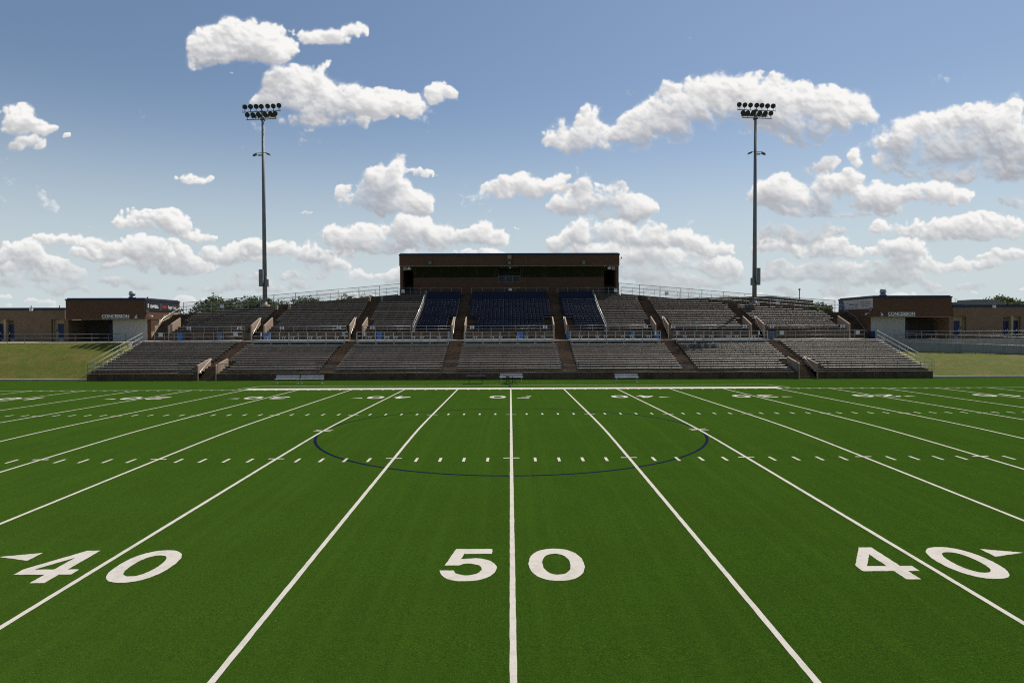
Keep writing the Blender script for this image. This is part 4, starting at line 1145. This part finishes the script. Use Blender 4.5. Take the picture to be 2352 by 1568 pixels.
# ------------------------------------------------------------------ the two brick concession buildings and the low wings
def building(side):
    L = side < 0; w = 'left' if L else 'right'; o = 'right' if L else 'left'
    mx = (lambda x: x) if L else (lambda x: -x-.2)
    B = lambda mb, x0, x1, *r: mb.box(mx(x0), mx(x1), *r)
    c = thing('concession_building', 'brown brick concession building with white roller shutter, %s of the stand' % w, 'building', (mx(-49.2), 47.3, 3.72))
    B(MB(), -53.98, -44.40, 47.3, 55.6, 6.43, 8.72).build('brick_upper_wall', BRICK, c)
    m_ = MB(); B(m_, -54.04, -44.34, 47.24, 55.66, 8.72, 8.90); B(m_, -53.88, -44.5, 47.40, 55.5, 8.9001, 9.02); m_.build('roof_trim', NAVY, c)
    m_ = MB(); B(m_, -49.24, -44.44, 48.80, 55.55, 3.2, 6.428); m_.build('brick_lower_wall', BRICK, c)
    m_ = MB(); B(m_, -44.90, -44.44, 48.70, 48.799, 3.2, 6.428); m_.build('pillar', BRICK, c)
    m_ = MB(); B(m_, -54.98, -53.2, 51.6, 55.5, 3.2, 6.428); B(m_, -53.2, -49.242, 51.6, 51.9, 3.2, 6.428); B(m_, -49.285, -49.241, 48.81, 51.599, 3.2, 6.40); m_.build('alcove_wall', DARKIN, c)  # darker than the brick around it: the alcove's shade is in the colour
    m_ = MB(); B(m_, -53.9, -44.5, 47.32, 51.6, 6.405, 6.429); m_.build('soffit', SOFFIT, c)
    m_ = MB(); B(m_, -55.08, -54.52, 48.50, 51.599, 3.2, 6.40); m_.build('pillar', BRICKT, c)
    # tan blocks stepping up the side wall with the stair
    m_ = MB(); bz = [(48.72, 49.5, 4.9), (49.5, 50.4, 5.65), (50.4, 51.5, 6.45), (51.5, 52.8, 7.0), (52.8, 54.2, 7.35), (54.2, 55.62, 7.60)]
    for y0, y1, z1 in bz: B(m_, -44.445, -44.425 if z1 < 6.43 else -44.385, y0, y1, 3.2, z1)
    m_.build('block_base', BLOCK if L else WALLC, c)
    s = MB(); B(s, -49.20, -44.92, 48.74, 48.798, 3.76, 6.40); sh = s.build('roller_shutter', SHUT, c)
    m_ = MB()
    for k in range(33): B(m_, -49.20, -44.92, 48.728, 48.739, 3.77+.08*k, 3.77+.08*k+.062)
    m_.build('shutter_slats', SHUT, sh)
    m_ = MB(); B(m_, -49.24, -44.90, 48.70, 48.796, 3.72, 3.755); m_.build('shutter_sill', SHUT, c)
    d_ = MB(); B(d_, -51.35, -50.35, 51.55, 51.598, 3.74, 5.95); d_ = d_.build('door', BLUE, c)
    m_ = MB(); B(m_, -50.5, -50.44, 51.50, 51.549, 4.7, 4.85); m_.build('handle', GALV, d_)
    m_ = MB(); xt = -47.95 if L else 47.65
    place_text(m_, text_mb('CONCESSION', .52, .013, .02), (xt, 47.27, 6.78), (1, 0, 0), (0, 0, 1), 1.02, 1.0)
    m_.box(xt-1.68, xt+1.68, 47.25, 47.298, 6.505, 6.545); m_.build('lettering', LETTER, c)
    m_ = MB().tube([(mx(-44.30), 48.5, 4.65), (mx(-44.30), 51.1, 6.53), (mx(-44.30), 55.4, 8.02)], .035, 8)
    m_.tube([(mx(-44.30), 50.0, 5.7), (mx(-44.42), 50.0, 5.65)], .02, 6).tube([(mx(-44.30), 53.5, 7.35), (mx(-44.38), 53.5, 7.3)], .02, 6)
    m_.build('handrail', BRIGHT if L else GALV, c)
    # roof fan
    fx, fy = mx(-48.35 if L else -48.0), 51.5
    t_ = thing('exhaust_fan', 'grey mushroom shaped exhaust fan on the %s concession roof' % w, 'roof fan', (fx, fy, 9.0), 'exhaust fans on the roofs')
    MB().box(fx-.32, fx+.32, fy-.32, fy+.32, 9.021, 9.20).build('curb', GALV, t_)
    MB().lathe([(.40, 9.20), (.46, 9.28), (.36, 9.34), (.30, 9.42), (.30, 9.56)], fx, fy, 16).build('base', GALV, t_)
    MB().lathe([(.36, 9.56), (.40, 9.62), (.38, 9.82), (.33, 9.86), (.33, 10.02), (.25, 10.06)], fx, fy, 16).build('fan_housing', ALUL, t_)
    # flood lamps and a horn
    for dx, yy, zz, nm in ((-45.3, 47.25, 6.72, 'front'), ):
        x = mx(dx); t_ = thing('flood_lamp', 'small white flood lamp on the front of the %s building' % w, 'lamp', (x, yy, zz), 'white flood lamps on the buildings')
        MB().tube([(x, 47.298, zz+.18), (x, 47.12, zz+.26), (x, 47.0, zz+.14)], .03, 6).build('arm', SIGNW, t_)
        MB().lathe([(.17, zz-.16), (.13, zz-.02), (.06, zz+.10), (.03, zz+.14)], x, 46.98, 12).build('shade', SIGNW, t_)
    xs = mx(-44.2); zz = 6.85
    t_ = thing('flood_lamp', 'small white flood lamp on the stair side of the %s building' % w, 'lamp', (xs, 48.3, zz), 'white flood lamps on the buildings')
    MB().tube([(mx(-44.398), 48.0, zz), (mx(-44.2), 48.0, zz+.05), (mx(-44.15), 48.35, zz)], .03, 6).build('arm', SIGNW, t_)
    MB().lathe([(.14, zz-.16), (.12, zz-.04), (.05, zz+.05)], mx(-44.15), 48.4, 12).build('shade', SIGNW, t_)
    t_ = thing('horn_speaker', 'round grey horn at the corner below the %s wall sign' % w, 'horn', (xs, 47.6, 7.35), 'round horns on the buildings')
    MB().tube([(mx(-44.398), 47.62, 7.38), (mx(-44.15), 47.5, 7.36)], .16, 12, .22).build('bell', GREY, t_)
    # the low wing
    n = thing('locker_building', 'long low tan brick wing with navy roof edge, %s of the concession building' % ('left' if L else 'right'), 'building', (mx(-68), 48.7, 3.72))
    m_ = MB()
    B(m_, -95, -63.55, 48.7, 49.0, 3.2, 6.48); B(m_, -61.34, -56.76, 48.7, 49.0, 3.2, 6.48); B(m_, -95, -55.085, 48.7, 49.0, 6.4801, 7.60)
    m_.build('brick_wall', BRICKT, n)
    m_ = MB(); B(m_, -95, -55.09, 49.9, 50.1, 3.2, 7.6); B(m_, -63.548, -61.342, 49.20, 49.3, 3.2, 6.479); B(m_, -61.339, -61.24, 49.001, 49.899, 3.2, 6.479); B(m_, -63.65, -63.551, 49.001, 49.899, 3.2, 6.479)
    B(m_, -56.757, -56.66, 49.001, 49.30, 3.2, 6.479); B(m_, -56.658, -55.09, 49.25, 49.299, 3.2, 6.479); B(m_, -62.66, -62.40, 48.72, 49.199, 3.2, 6.479)
    m_.build('block_wall', BLOCK, n)
    m_ = MB(); B(m_, -95, -55.087, 48.62, 55.0, 7.6001, 7.90); m_.build('roof_trim', NAVY, n)
    for a, b, y in ((-62.38, -61.44, 49.15), (-63.545, -62.70, 49.15), (-56.30, -55.45, 49.20)):
        d_ = MB(); B(d_, a, b, y, y+.049, 3.73, 5.92); d_ = d_.build('door', BLUE, n)
        m_ = MB(); B(m_, a+.10, a+.17, y-.05, y-.001, 4.68, 4.9); m_.build('handle', SIGNW, d_)
        m_ = MB(); B(m_, a+.15, b-.15, y-.02, y-.001, 3.76, 4.02); m_.build('kick_plate', GALV, d_)
    m_ = MB()
    for k in range(3): B(m_, -62.36, -61.46, 49.16, 49.199, 6.02+.12*k, 6.09+.12*k)
    m_.build('louvre', DARKIN, n)
    m_ = MB(); B(m_, -56.58, -56.40, 49.23, 49.249, 5.02, 5.16); m_.build('door_plate', BLACKS, n)
    x = mx(-59.0 if L else -60.0); t_ = thing('wall_lamp', 'white box lamp on the navy roof edge of the %s wing' % w, 'lamp', (x, 48.5, 7.7), 'lamps on the wing roofs')
    MB().box(x-.17, x+.17, 48.30, 48.56, 7.50, 7.84).build('lamp_box', SIGNW, t_)
    MB().box(x-.05, x+.05, 48.561, 48.619, 7.6, 7.75).build('bracket', GREY, t_)
    return c
building(-1)
building(1)
# the black sign on the left building
t_ = thing('wall_sign', 'long black banner with white and red lettering on the left brick building', 'sign', (-44.38, 51.3, 8.05))
MB().box(-44.398, -44.35, 47.42, 55.18, 7.45, 8.64).build('sign_panel', BLACKS, t_)
m_ = MB()
place_text(m_, text_mb('S', .70, .035), (-44.344, 47.98, 8.06), (0, 1, 0), (0, 0, 1), .95, .88)
place_text(m_, text_mb('EWELL', .54, .030, spacing=1.05), (-44.344, 49.38, 8.00), (0, 1, 0), (0, 0, 1), 1.10, .88)
m_.box(-44.3495, -44.344, 50.82, 50.85, 7.62, 8.42)
place_text(m_, text_mb('Sugar Land', .60, .014), (-44.344, 53.55, 8.02), (0, 1, 0), (0, 0, 1), .78, .92)
m_.build('white_lettering', LETTER, t_)
m_ = MB(); place_text(m_, text_mb('Audi', .62, .030), (-44.344, 51.65, 8.05), (0, 1, 0), (0, 0, 1), .86, .90); m_.build('red_lettering', RED, t_)
# the pale sign on the right building; read from the field its left end is the far one
t_ = thing('wall_sign', 'long pale banner with blue swoosh end on the right brick building', 'sign', (44.18, 51.3, 8.05))
MB().box(44.15, 44.198, 47.35, 55.3, 7.45, 8.66).build('sign_panel', plain('cream_sign_face', (0.52, 0.47, 0.43), 0.6, 0, .05), t_)
sw = [(55.3, 8.66), (54.35, 8.66)] + [(54.35-.55*math.sin(k/10*math.pi/2), 8.66-1.21*k/10) for k in range(1, 11)] + [(55.3, 7.45)]
MB().add([(44.146, y, z) for y, z in sw], [tuple(range(len(sw)))]).build('blue_swoosh', plain('royal_blue_print', (0.02, 0.045, 0.22), 0.5), t_)
INK = plain('slate_blue_print', (0.06, 0.09, 0.16), 0.5); INKG = plain('green_print', (0.12, 0.24, 0.15), 0.5)
m_ = MB()
place_text(m_, text_mb('Member', .34, .012), (44.144, 52.15, 8.08), (0, -1, 0), (0, 0, 1))
for k, s in enumerate(('auto loans • mortgage loans', 'credit cards • free checking', 'savings • investments')):
    place_text(m_, text_mb(s, .25, .006), (44.144, 48.95, 8.33-.27*k), (0, -1, 0), (0, 0, 1), .82)
place_text(m_, text_mb('www.membersourcecu.org', .20, .003), (44.144, 51.9, 7.63), (0, -1, 0), (0, 0, 1))
for k in range(5):
    a = R(40+25*k); m_.add([(44.144, 53.1-.05*math.cos(a), 8.12+.05*math.sin(a)), (44.144, 53.1-.22*math.cos(a-.1), 8.12+.26*math.sin(a-.1)), (44.144, 53.1-.22*math.cos(a+.12), 8.12+.26*math.sin(a+.12))], [(0, 1, 2)])
m_.box(44.1435, 44.1495, 50.55, 50.57, 7.85, 8.45)
m_.build('lettering', INK, t_)
m_ = MB(); place_text(m_, text_mb('Source', .34, .012), (44.144, 50.98+.0, 8.08), (0, -1, 0), (0, 0, 1), .85); place_text(m_, text_mb('CREDIT UNION', .13, .003), (44.144, 51.2, 7.86), (0, -1, 0), (0, 0, 1)); m_.build('green_lettering', INKG, t_)

# promenade railings and the ramp on the right
railing('guard_rail', 'two bar pipe railing on the path above the left grass bank', [(-94, 42.6, 3.72), (-44.0, 42.6, 3.72)], (.96, .50), PIPE, 'path railings beside the stand', .026, 1.95, .026)
railing('guard_rail', 'long pipe railing on the upper path above the right ramp', [(45.6, 45.62, 3.78), (94, 45.62, 3.78)], (.92, .46), GALV, 'path railings beside the stand', .026, 1.75, .026)
def slope(x): return 3.53-.040*(x-43.3)
vs = [(x, y, z) for x in (43.35, 95) for y, z in ((43.05, -.2), (43.30, -.2), (43.30, slope(x)), (43.05, slope(x)))]
tag(MB().add(vs, [(0,1,2,3),(7,6,5,4),(0,4,5,1),(1,5,6,2),(2,6,7,3),(3,7,4,0)]).build('retaining_wall', GREYC, None, (43.35, 43.2, 0)), 'grey concrete wall of the ramp sloping down to the right', 'wall')
tag(MB().box(43.25, 95, 45.45, 45.62, -.2, 3.78).build('retaining_wall', GREYC, None, (45, 45.5, 0)), 'level grey concrete wall under the upper path on the right', 'wall')
vs = [(x, y, slope(x)-d) for x in (43.3, 95) for y, d in ((43.301, .12), (45.449, .12), (45.449, .6), (43.301, .6))]
tag(MB().add(vs, [(0,1,2,3),(7,6,5,4),(0,4,5,1),(1,5,6,2),(2,6,7,3),(3,7,4,0)]).build('ramp', SLAB), kind='structure')
t_ = railing('guard_rail', 'picket railing following the ramp down along its front wall', [(43.4, 43.18, slope(43.4)), (94, 43.18, slope(94))], (1.07, .10), GALV, 'path railings beside the stand', .024, 1.75, .024)
mb = MB()
for k in range(400):
    x = 43.5+k*.125; mb.tube([(x, 43.18, slope(x)+.11), (x, 43.18, slope(x)+1.06)], .007, 4)
tag(mb.build('picket_panel', PIPE, t_), kind='stuff')

# ------------------------------------------------------------------ the two floodlight poles
def light_pole(px, mir, label):
    w = 'left' if px < 0 else 'right'
    y0 = 57.0; zb = 8.55
    t_ = thing('light_pole', label, 'light pole', (px, y0, zb), 'floodlight poles behind the stand')
    MB().lathe([(.66, zb-2.2), (.66, zb-.12), (.62, zb-.06)], px, y0, 20).build('concrete_foot', TAN, t_)
    MB().lathe([(.40, zb-.06), (.40, zb), (.305, zb+.005), (.30, zb+.3)], px, y0, 20).build('base_plate', POLE, t_)
    MB().lathe([(.30, zb+.3), (.165, 34.75)], px, y0, 20).build('pole', POLE, t_)
    th = R(-6.5)*mir
    ax = Vector((math.cos(th), math.sin(th), 0)); ay = Vector((-math.sin(th), math.cos(th), 0))
    def at(u, v, z): return Vector((px, y0, 0))+ax*u*mir+ay*v+Vector((0, 0, z))
    a0, a1 = -2.75, 2.70
    MB().tube([at(a0, -.25, 34.52), at(a1, -.25, 34.52)], .055, 8).build('cross_arm', POLE, t_)
    MB().tube([at(-2.20, -.25, 33.48), at(2.0, -.25, 33.48)], .055, 8).build('cross_arm', POLE, t_)
    MB().box(px-.24, px+.24, y0-.28, y0+.24, 34.42, 34.62).box(px-.24, px+.24, y0-.28, y0+.24, 33.38, 33.58).build('clamp', LAMPD, t_)
    MB().tube([at(-1.35, .35, 34.30), at(1.75, .35, 34.30)], .04, 6).tube([at(-1.2, .32, 34.3), at(-1.2, .32, 33.7)], .03, 5).tube([at(1.6, .32, 34.3), at(1.6, .32, 33.7)], .03, 5).build('rear_frame', LAMPD, t_)
    for k in range(4):
        u = -1.30+k*.92
        c = at(u, .30, 33.82)
        MB().add([tuple(c+ax*dx+ay*dy+Vector((0, 0, dz))) for dx, dy, dz in ((-.38,-.3,0),(.38,-.3,0),(.34,.25,.1),(-.34,.25,.1),(-.32,-.22,.26),(.32,-.22,.26),(.30,.2,.30),(-.30,.2,.30))],
                 [(0,1,2,3),(7,6,5,4),(0,4,5,1),(1,5,6,2),(2,6,7,3),(3,7,4,0)]).build('rear_lamp', TANP, t_)
        MB().add([tuple(c+ax*dx+ay*dy+Vector((0, 0, dz+.27))) for dx, dy, dz in ((-.30,-.2,0),(.30,-.2,0),(.28,.18,.05),(-.28,.18,.05),(-.2,-.12,.16),(.2,-.12,.16),(.2,.12,.16),(-.2,.12,.16))],
                 [(0,1,2,3),(7,6,5,4),(0,4,5,1),(1,5,6,2),(2,6,7,3),(3,7,4,0)]).build('rear_lamp_housing', LAMPD, t_)
    rows = [(34.52, (-2.40, -1.60, -.80, -.05, .85, 1.65, 2.45), (40, 36, 32, 20, 14, 10, 8)), (33.48, (-2.08, -1.28, -.48, .45, 1.25, 1.92), (38, 28, 18, 12, 4, 2))]
    rn = random.Random(5 if px < 0 else 8)
    for z, us, yaws in rows:
        for u, yw in zip(us, yaws):
            p = at(u, -.25, z+.03)
            yaw = R(-yw*mir*.75+rn.uniform(-4, 4)); pit = R(-24+rn.uniform(-4, 4))
            d_ = Vector((math.sin(-yaw)*math.cos(pit), -math.cos(yaw)*math.cos(pit), math.sin(pit)))
            top = p+Vector((0, 0, .66+rn.uniform(-.03, .03)))
            c0 = top-d_*.02
            a = d_.cross(Vector((0, 0, 1))).normalized(); b = a.cross(d_)
            def disc(r, s, n=20): return [c0+d_*s+a*r*math.cos(2*math.pi*k/n)+b*r*math.sin(2*math.pi*k/n) for k in range(n)]
            n = 20; rings = [disc(.06, -.34), disc(.16, -.30), disc(.25, -.15), disc(.315, .06), disc(.325, .10), disc(.30, .10)]
            mb = MB(); mb.add([v for r_ in rings for v in r_], [(i*n+k, i*n+(k+1) % n, (i+1)*n+(k+1) % n, (i+1)*n+k) for i in range(5) for k in range(n)]+[tuple(range(n))[::-1]], True)
            mb.tube([p, p+Vector((0, 0, .20)), c0-d_*.26-Vector((0, 0, .06))], .045, 6)
            lamp = mb.build('floodlight', LAMPD, t_)
            MB().add(disc(.298, .085), [tuple(range(n))]).build('lens', LAMPG, lamp)
    # lightning rods
    for u, z, h in ((a0, 34.5, 1.15), (a1, 34.5, 1.15), (-1.6, 33.5, 1.0), (1.62, 33.5, 1.0)):
        MB().tube([at(u, -.25, z), at(u, -.25, z+h)], .012, 4).build('rod', POLE, t_)
    # lower lamps
    MB().tube([at(-.95, -.28, 28.95), at(.72, -.28, 28.95)], .04, 6).build('cross_arm', POLE, t_)
    for u, s in ((-1.0, -1), (.95, 1)):
        c = at(u, -.30, 28.70)
        q = [(-.26,-.24,-.16*1),(.26,-.24,.02),(.26,.2,.02),(-.26,.2,-.16),(-.16,-.16,.10),(.22,-.16,.20),(.22,.14,.20),(-.16,.14,.10)]
        MB().add([tuple(c+ax*-dx*s*mir+ay*dy+Vector((0, 0, dz))) for dx, dy, dz in q], [(0,1,2,3),(7,6,5,4),(0,4,5,1),(1,5,6,2),(2,6,7,3),(3,7,4,0)]).build('lower_lamp', GREY, t_)
    c = at(-.28, -.32, 28.66); MB().box(c.x-.26, c.x+.26, c.y-.06, c.y+.06, c.z-.14, c.z+.12).build('camera_plate', SIGNW, t_)
    # cabinets
    s = mir
    MB().box(px-.55*s, px-.04*s, y0-.68, y0-.24, 10.92, 12.30).box(px-.55*s, px-.04*s, y0-.68, y0-.24, 12.32, 13.22).build('cabinet', POLE, t_)
    MB().box(px-.04*s+.001*s, px+.02*s, y0-.66, y0-.5, 11.35, 13.22).build('cabinet_edge', ALUL, t_)
    MB().box(px+.22*s, px+.60*s, y0-.50, y0-.1, 10.90, 11.90).build('side_cabinet', POLE, t_)
    MB().tube([(px+.34*s, y0-.30, 11.9), (px+.34*s, y0-.30, 12.1), (px+.27*s, y0-.22, 12.3)], .05, 6).build('conduit', GALV, t_)
light_pole(-33.48, 1, 'tall grey floodlight pole rising behind the left upper blocks')
light_pole(33.38, -1, 'tall grey floodlight pole rising behind the right upper blocks')

# ------------------------------------------------------------------ trees and buildings behind the stand
def tree(x, y, h, w, label, seed, leaf, group='trees beyond the stand', n=5200, zb=-.3):
    rn = random.Random(seed)
    t_ = thing('tree', label, 'tree', (x, y, zb), group)
    tr = MB().tube([(x, y, zb), (x+.1, y, zb+h*.25), (x-.05, y+.1, zb+h*.5)], .035*h*.8, 8, .016*h)
    limbs = []
    for k in range(7):
        a = rn.uniform(0, 6.28); l = rn.uniform(.22, .42)*w; z0 = zb+h*rn.uniform(.28, .5); z1 = zb+h*rn.uniform(.6, .85)
        e = (x+l*math.cos(a), y+l*math.sin(a), z1); limbs.append(e)
        tr.tube([(x, y, z0), ((x+e[0])/2+rn.uniform(-.2, .2), (y+e[1])/2, (z0+z1)/2+.3), e], .012*h, 5, .004*h)
    tr.build('trunk', BARK, t_)
    cl = []
    for k in range(34):
        a = rn.uniform(0, 6.28); rr = math.sqrt(rn.random())*w*.5; zz = rn.uniform(.30, .96)
        rr *= max(.25, math.sin(math.pi*min(1, (zz-.18)/.84))**.6)
        cl.append((x+rr*math.cos(a), y+rr*math.sin(a), zb+h*zz, rn.uniform(.09, .19)*w))
    mb = MB(); vs = []; fs = []
    for i in range(n):
        cx, cy, cz, r_ = cl[rn.randrange(len(cl))]
        d_ = Vector((rn.gauss(0, 1), rn.gauss(0, 1), rn.gauss(0, .8))).normalized()*r_*rn.random()**.35
        p = Vector((cx, cy, cz))+d_; s = rn.uniform(.16, .40)
        u_ = Vector((rn.gauss(0, 1), rn.gauss(0, 1), rn.gauss(0, 1))).normalized(); v_ = u_.cross(Vector((rn.gauss(0, 1), rn.gauss(0, 1), rn.gauss(0, 1)))).normalized()
        b = len(vs); vs += [p+u_*s, p+v_*s*.6, p-u_*s*.8, p-v_*s*.6]; fs.append((b, b+1, b+2, b+3))
    mb.add(vs, fs); mb.build('crown', leaf, t_)
TR = [(-59.5, 120, 13.4, 9, 0), (-49.5, 124, 13.0, 9, 1), (-45.0, 126, 13.2, 8, 0), (-73.5, 130, 13.4, 9, 1), (-70, 118, 14.0, 9, 0), (-77, 104, 12.4, 8, 0), (-63, 112, 12.4, 9, 0), (-56, 122, 12.0, 8, 1), (-52.5, 108, 12.6, 8, 0), (-47.0, 116, 13.6, 8, 0), (-42.5, 110, 13.1, 8, 0), (-38.5, 120, 14.4, 8.5, 0), (-33.0, 112, 13.0, 8, 0), (-86, 126, 12.8, 10, 0), (-66.5, 128, 13.2, 9, 1), (-34.5, 128, 13.6, 7, 1)]
names = ['broad dark tree behind the left fence, between two rounder trees', 'pale green tree directly behind the left floodlight pole', 'dark tree farther back right of the left pole', 'pale tree farther back beyond the left building corner', 'bushy dark green tree behind the far left bleachers', 'low dark tree showing above the left concession roof', 'round dark tree between the left building and the left pole', 'pale green tree behind the left end of the fence',
         'dark tree just left of the left floodlight pole', 'dark tree just right of the left floodlight pole', 'tall narrow dark tree right of the left pole', 'tallest dark tree rising over the left chain link fence', 'last dark tree toward the press box on the left',
         'wide dark tree farthest left beyond the concession building', 'light green tree farther back at the far left', 'small light green tree far back near the press box']
for i, (x, y, h, w, l) in enumerate(TR): tree(x, y, 11.2+.55*(h-12), w*1.3, names[i], 20+i, LEAF2 if l else LEAF)
RT = [(77.5, 112, 11.4, 8, 1, 'pale green tree behind the right end of the chain link fence'), (71.5, 118, 10.4, 7, 1, 'low pale tree beside the distant brick building'), (74.6, 124, 10.6, 7, 0, 'darker tree between the two pale ones at the right fence end'),
      (118, 134, 10.4, 8, 1, 'yellow green tree above the right wing roof, left of another'), (126, 134, 12.4, 11, 1, 'wide yellow green tree above the far right end of the wing'), (141, 136, 12.3, 12, 1, 'farthest right yellow green tree above the wing roof')]
for i, (x, y, h, w, l, nm) in enumerate(RT): tree(x, y, h, w, nm, 60+i, LEAF2 if l else LEAF)
# the brick building seen over the right upper blocks
t_ = thing('school_building', 'distant red brick building with flat roof seen over the right bleachers', 'building', (64.6, 129.5, 0))
qa, qb, qc = Vector((64.6, 129.5)), Vector((44.0, 142.0)), Vector((89.0, 158.5))
qd = qb+qc-qa
MB().profile_z([(q.x, q.y) for q in (qa, qc, qd, qb)], -.3, 12.35).build('brick_wall', BRICK, t_)
def off(q, c, k): return c+(q-c)*k
cc = (qa+qd)/2
MB().profile_z([tuple(off(q, cc, 1.008)) for q in (qa, qc, qd, qb)], 12.35, 12.75).build('roof_edge', ROOF, t_)
ac = (qc-qa).normalized(); nn = Vector((ac.y, -ac.x))
for k in range(6):
    s = 3.0+k*5.2; p = qa+ac*s
    vs = [(p+ac*dx+nn*dn).to_tuple()+(z,) for dx, dn in ((0, .02), (2.4, .02)) for z in (7.4, 9.9)]
    w_ = MB().add(vs, [(0, 2, 3, 1)]).build('window', DARKIN, t_)
    vs = [(p+ac*dx+nn*dn).to_tuple()+(z,) for dx, dn in ((2.6, .05), (3.2, .05)) for z in (6.5, 9.9)]
    MB().add(vs, [(0, 2, 3, 1)]).build('wall_pier', BLOCK, t_)
t_ = thing('vent_pipe', 'thin dark vent pipe on the distant brick building', 'pipe', (80.5, 148.5, 12.7))
MB().tube([(80.5, 148.5, 12.75), (80.5, 148.5, 15.2)], .12, 6).build('stack', GREY, t_); MB().lathe([(.28, 15.2), (.28, 15.6), (.1, 15.7)], 80.5, 148.5, 8).build('cap', GREY, t_)
t_ = thing('canopy', 'tan peaked canopy showing behind the distant brick building', 'canopy', (62, 150, 0))
cx, cy = 61.6, 153
MB().add([(cx-6.5, cy-5, 12.2), (cx+6.5, cy-5, 12.2), (cx+6.5, cy+7, 12.2), (cx-6.5, cy+7, 12.2), (cx+.4, cy+1, 14.2)], [(0,1,4),(1,2,4),(2,3,4),(3,0,4),(3,2,1,0)]).build('peaked_roof', plain('tan_canvas', (0.30, 0.23, 0.16), 0.8), t_)
for sx, sy in ((-6.3, -4.7), (6.3, -4.7), (6.3, 6.7), (-6.3, 6.7)): MB().tube([(cx+sx, cy+sy, -.3), (cx+sx, cy+sy, 12.22)], .2, 6).build('post', GREY, t_)
# rooftops beyond the right wing
t_ = thing('roof_unit', 'low pale roof unit with a thin mast above the right wing', 'roof unit', (58.2, 53, 7.9), 'roof units above the right wing')
MB().box(57.2, 58.9, 52.5, 54, 7.901, 8.16).build('housing', ROOF, t_); MB().tube([(58.2, 53, 8.16), (58.2, 53, 8.85)], .02, 5).tube([(57.95, 53, 8.75), (58.5, 53, 8.75)], .02, 5).build('mast', GREY, t_)
tag(MB().box(92.5, 99.0, 98, 104, -.3, 10.15).box(93, 98.4, 98.4, 103, 10.151, 10.5).build('far_building', ROOF, None, (95, 100, 0)), 'flat grey rooftop peeking over the right wing', 'building')
tag(MB().profile_z([(143, 158), (210, 156), (214, 190), (143, 190)], -.3, 12.3).build('far_building', GREYC, None, (150, 160, 0)), 'long grey building behind the yellow green trees far right', 'building')
for x, l in ((-57.3, 'thin vent pipe on the left wing roof near the concession building'), (-60.9, 'short vent pipe farther left on the left wing roof')):
    tag(MB().tube([(x, 51, 7.9), (x, 51, 8.25)], .05, 6).build('vent_pipe', GREY, None, (x, 51, 7.9)), l, 'pipe')

for o in list(bpy.data.objects):
    if '_o' in o: del o['_o']
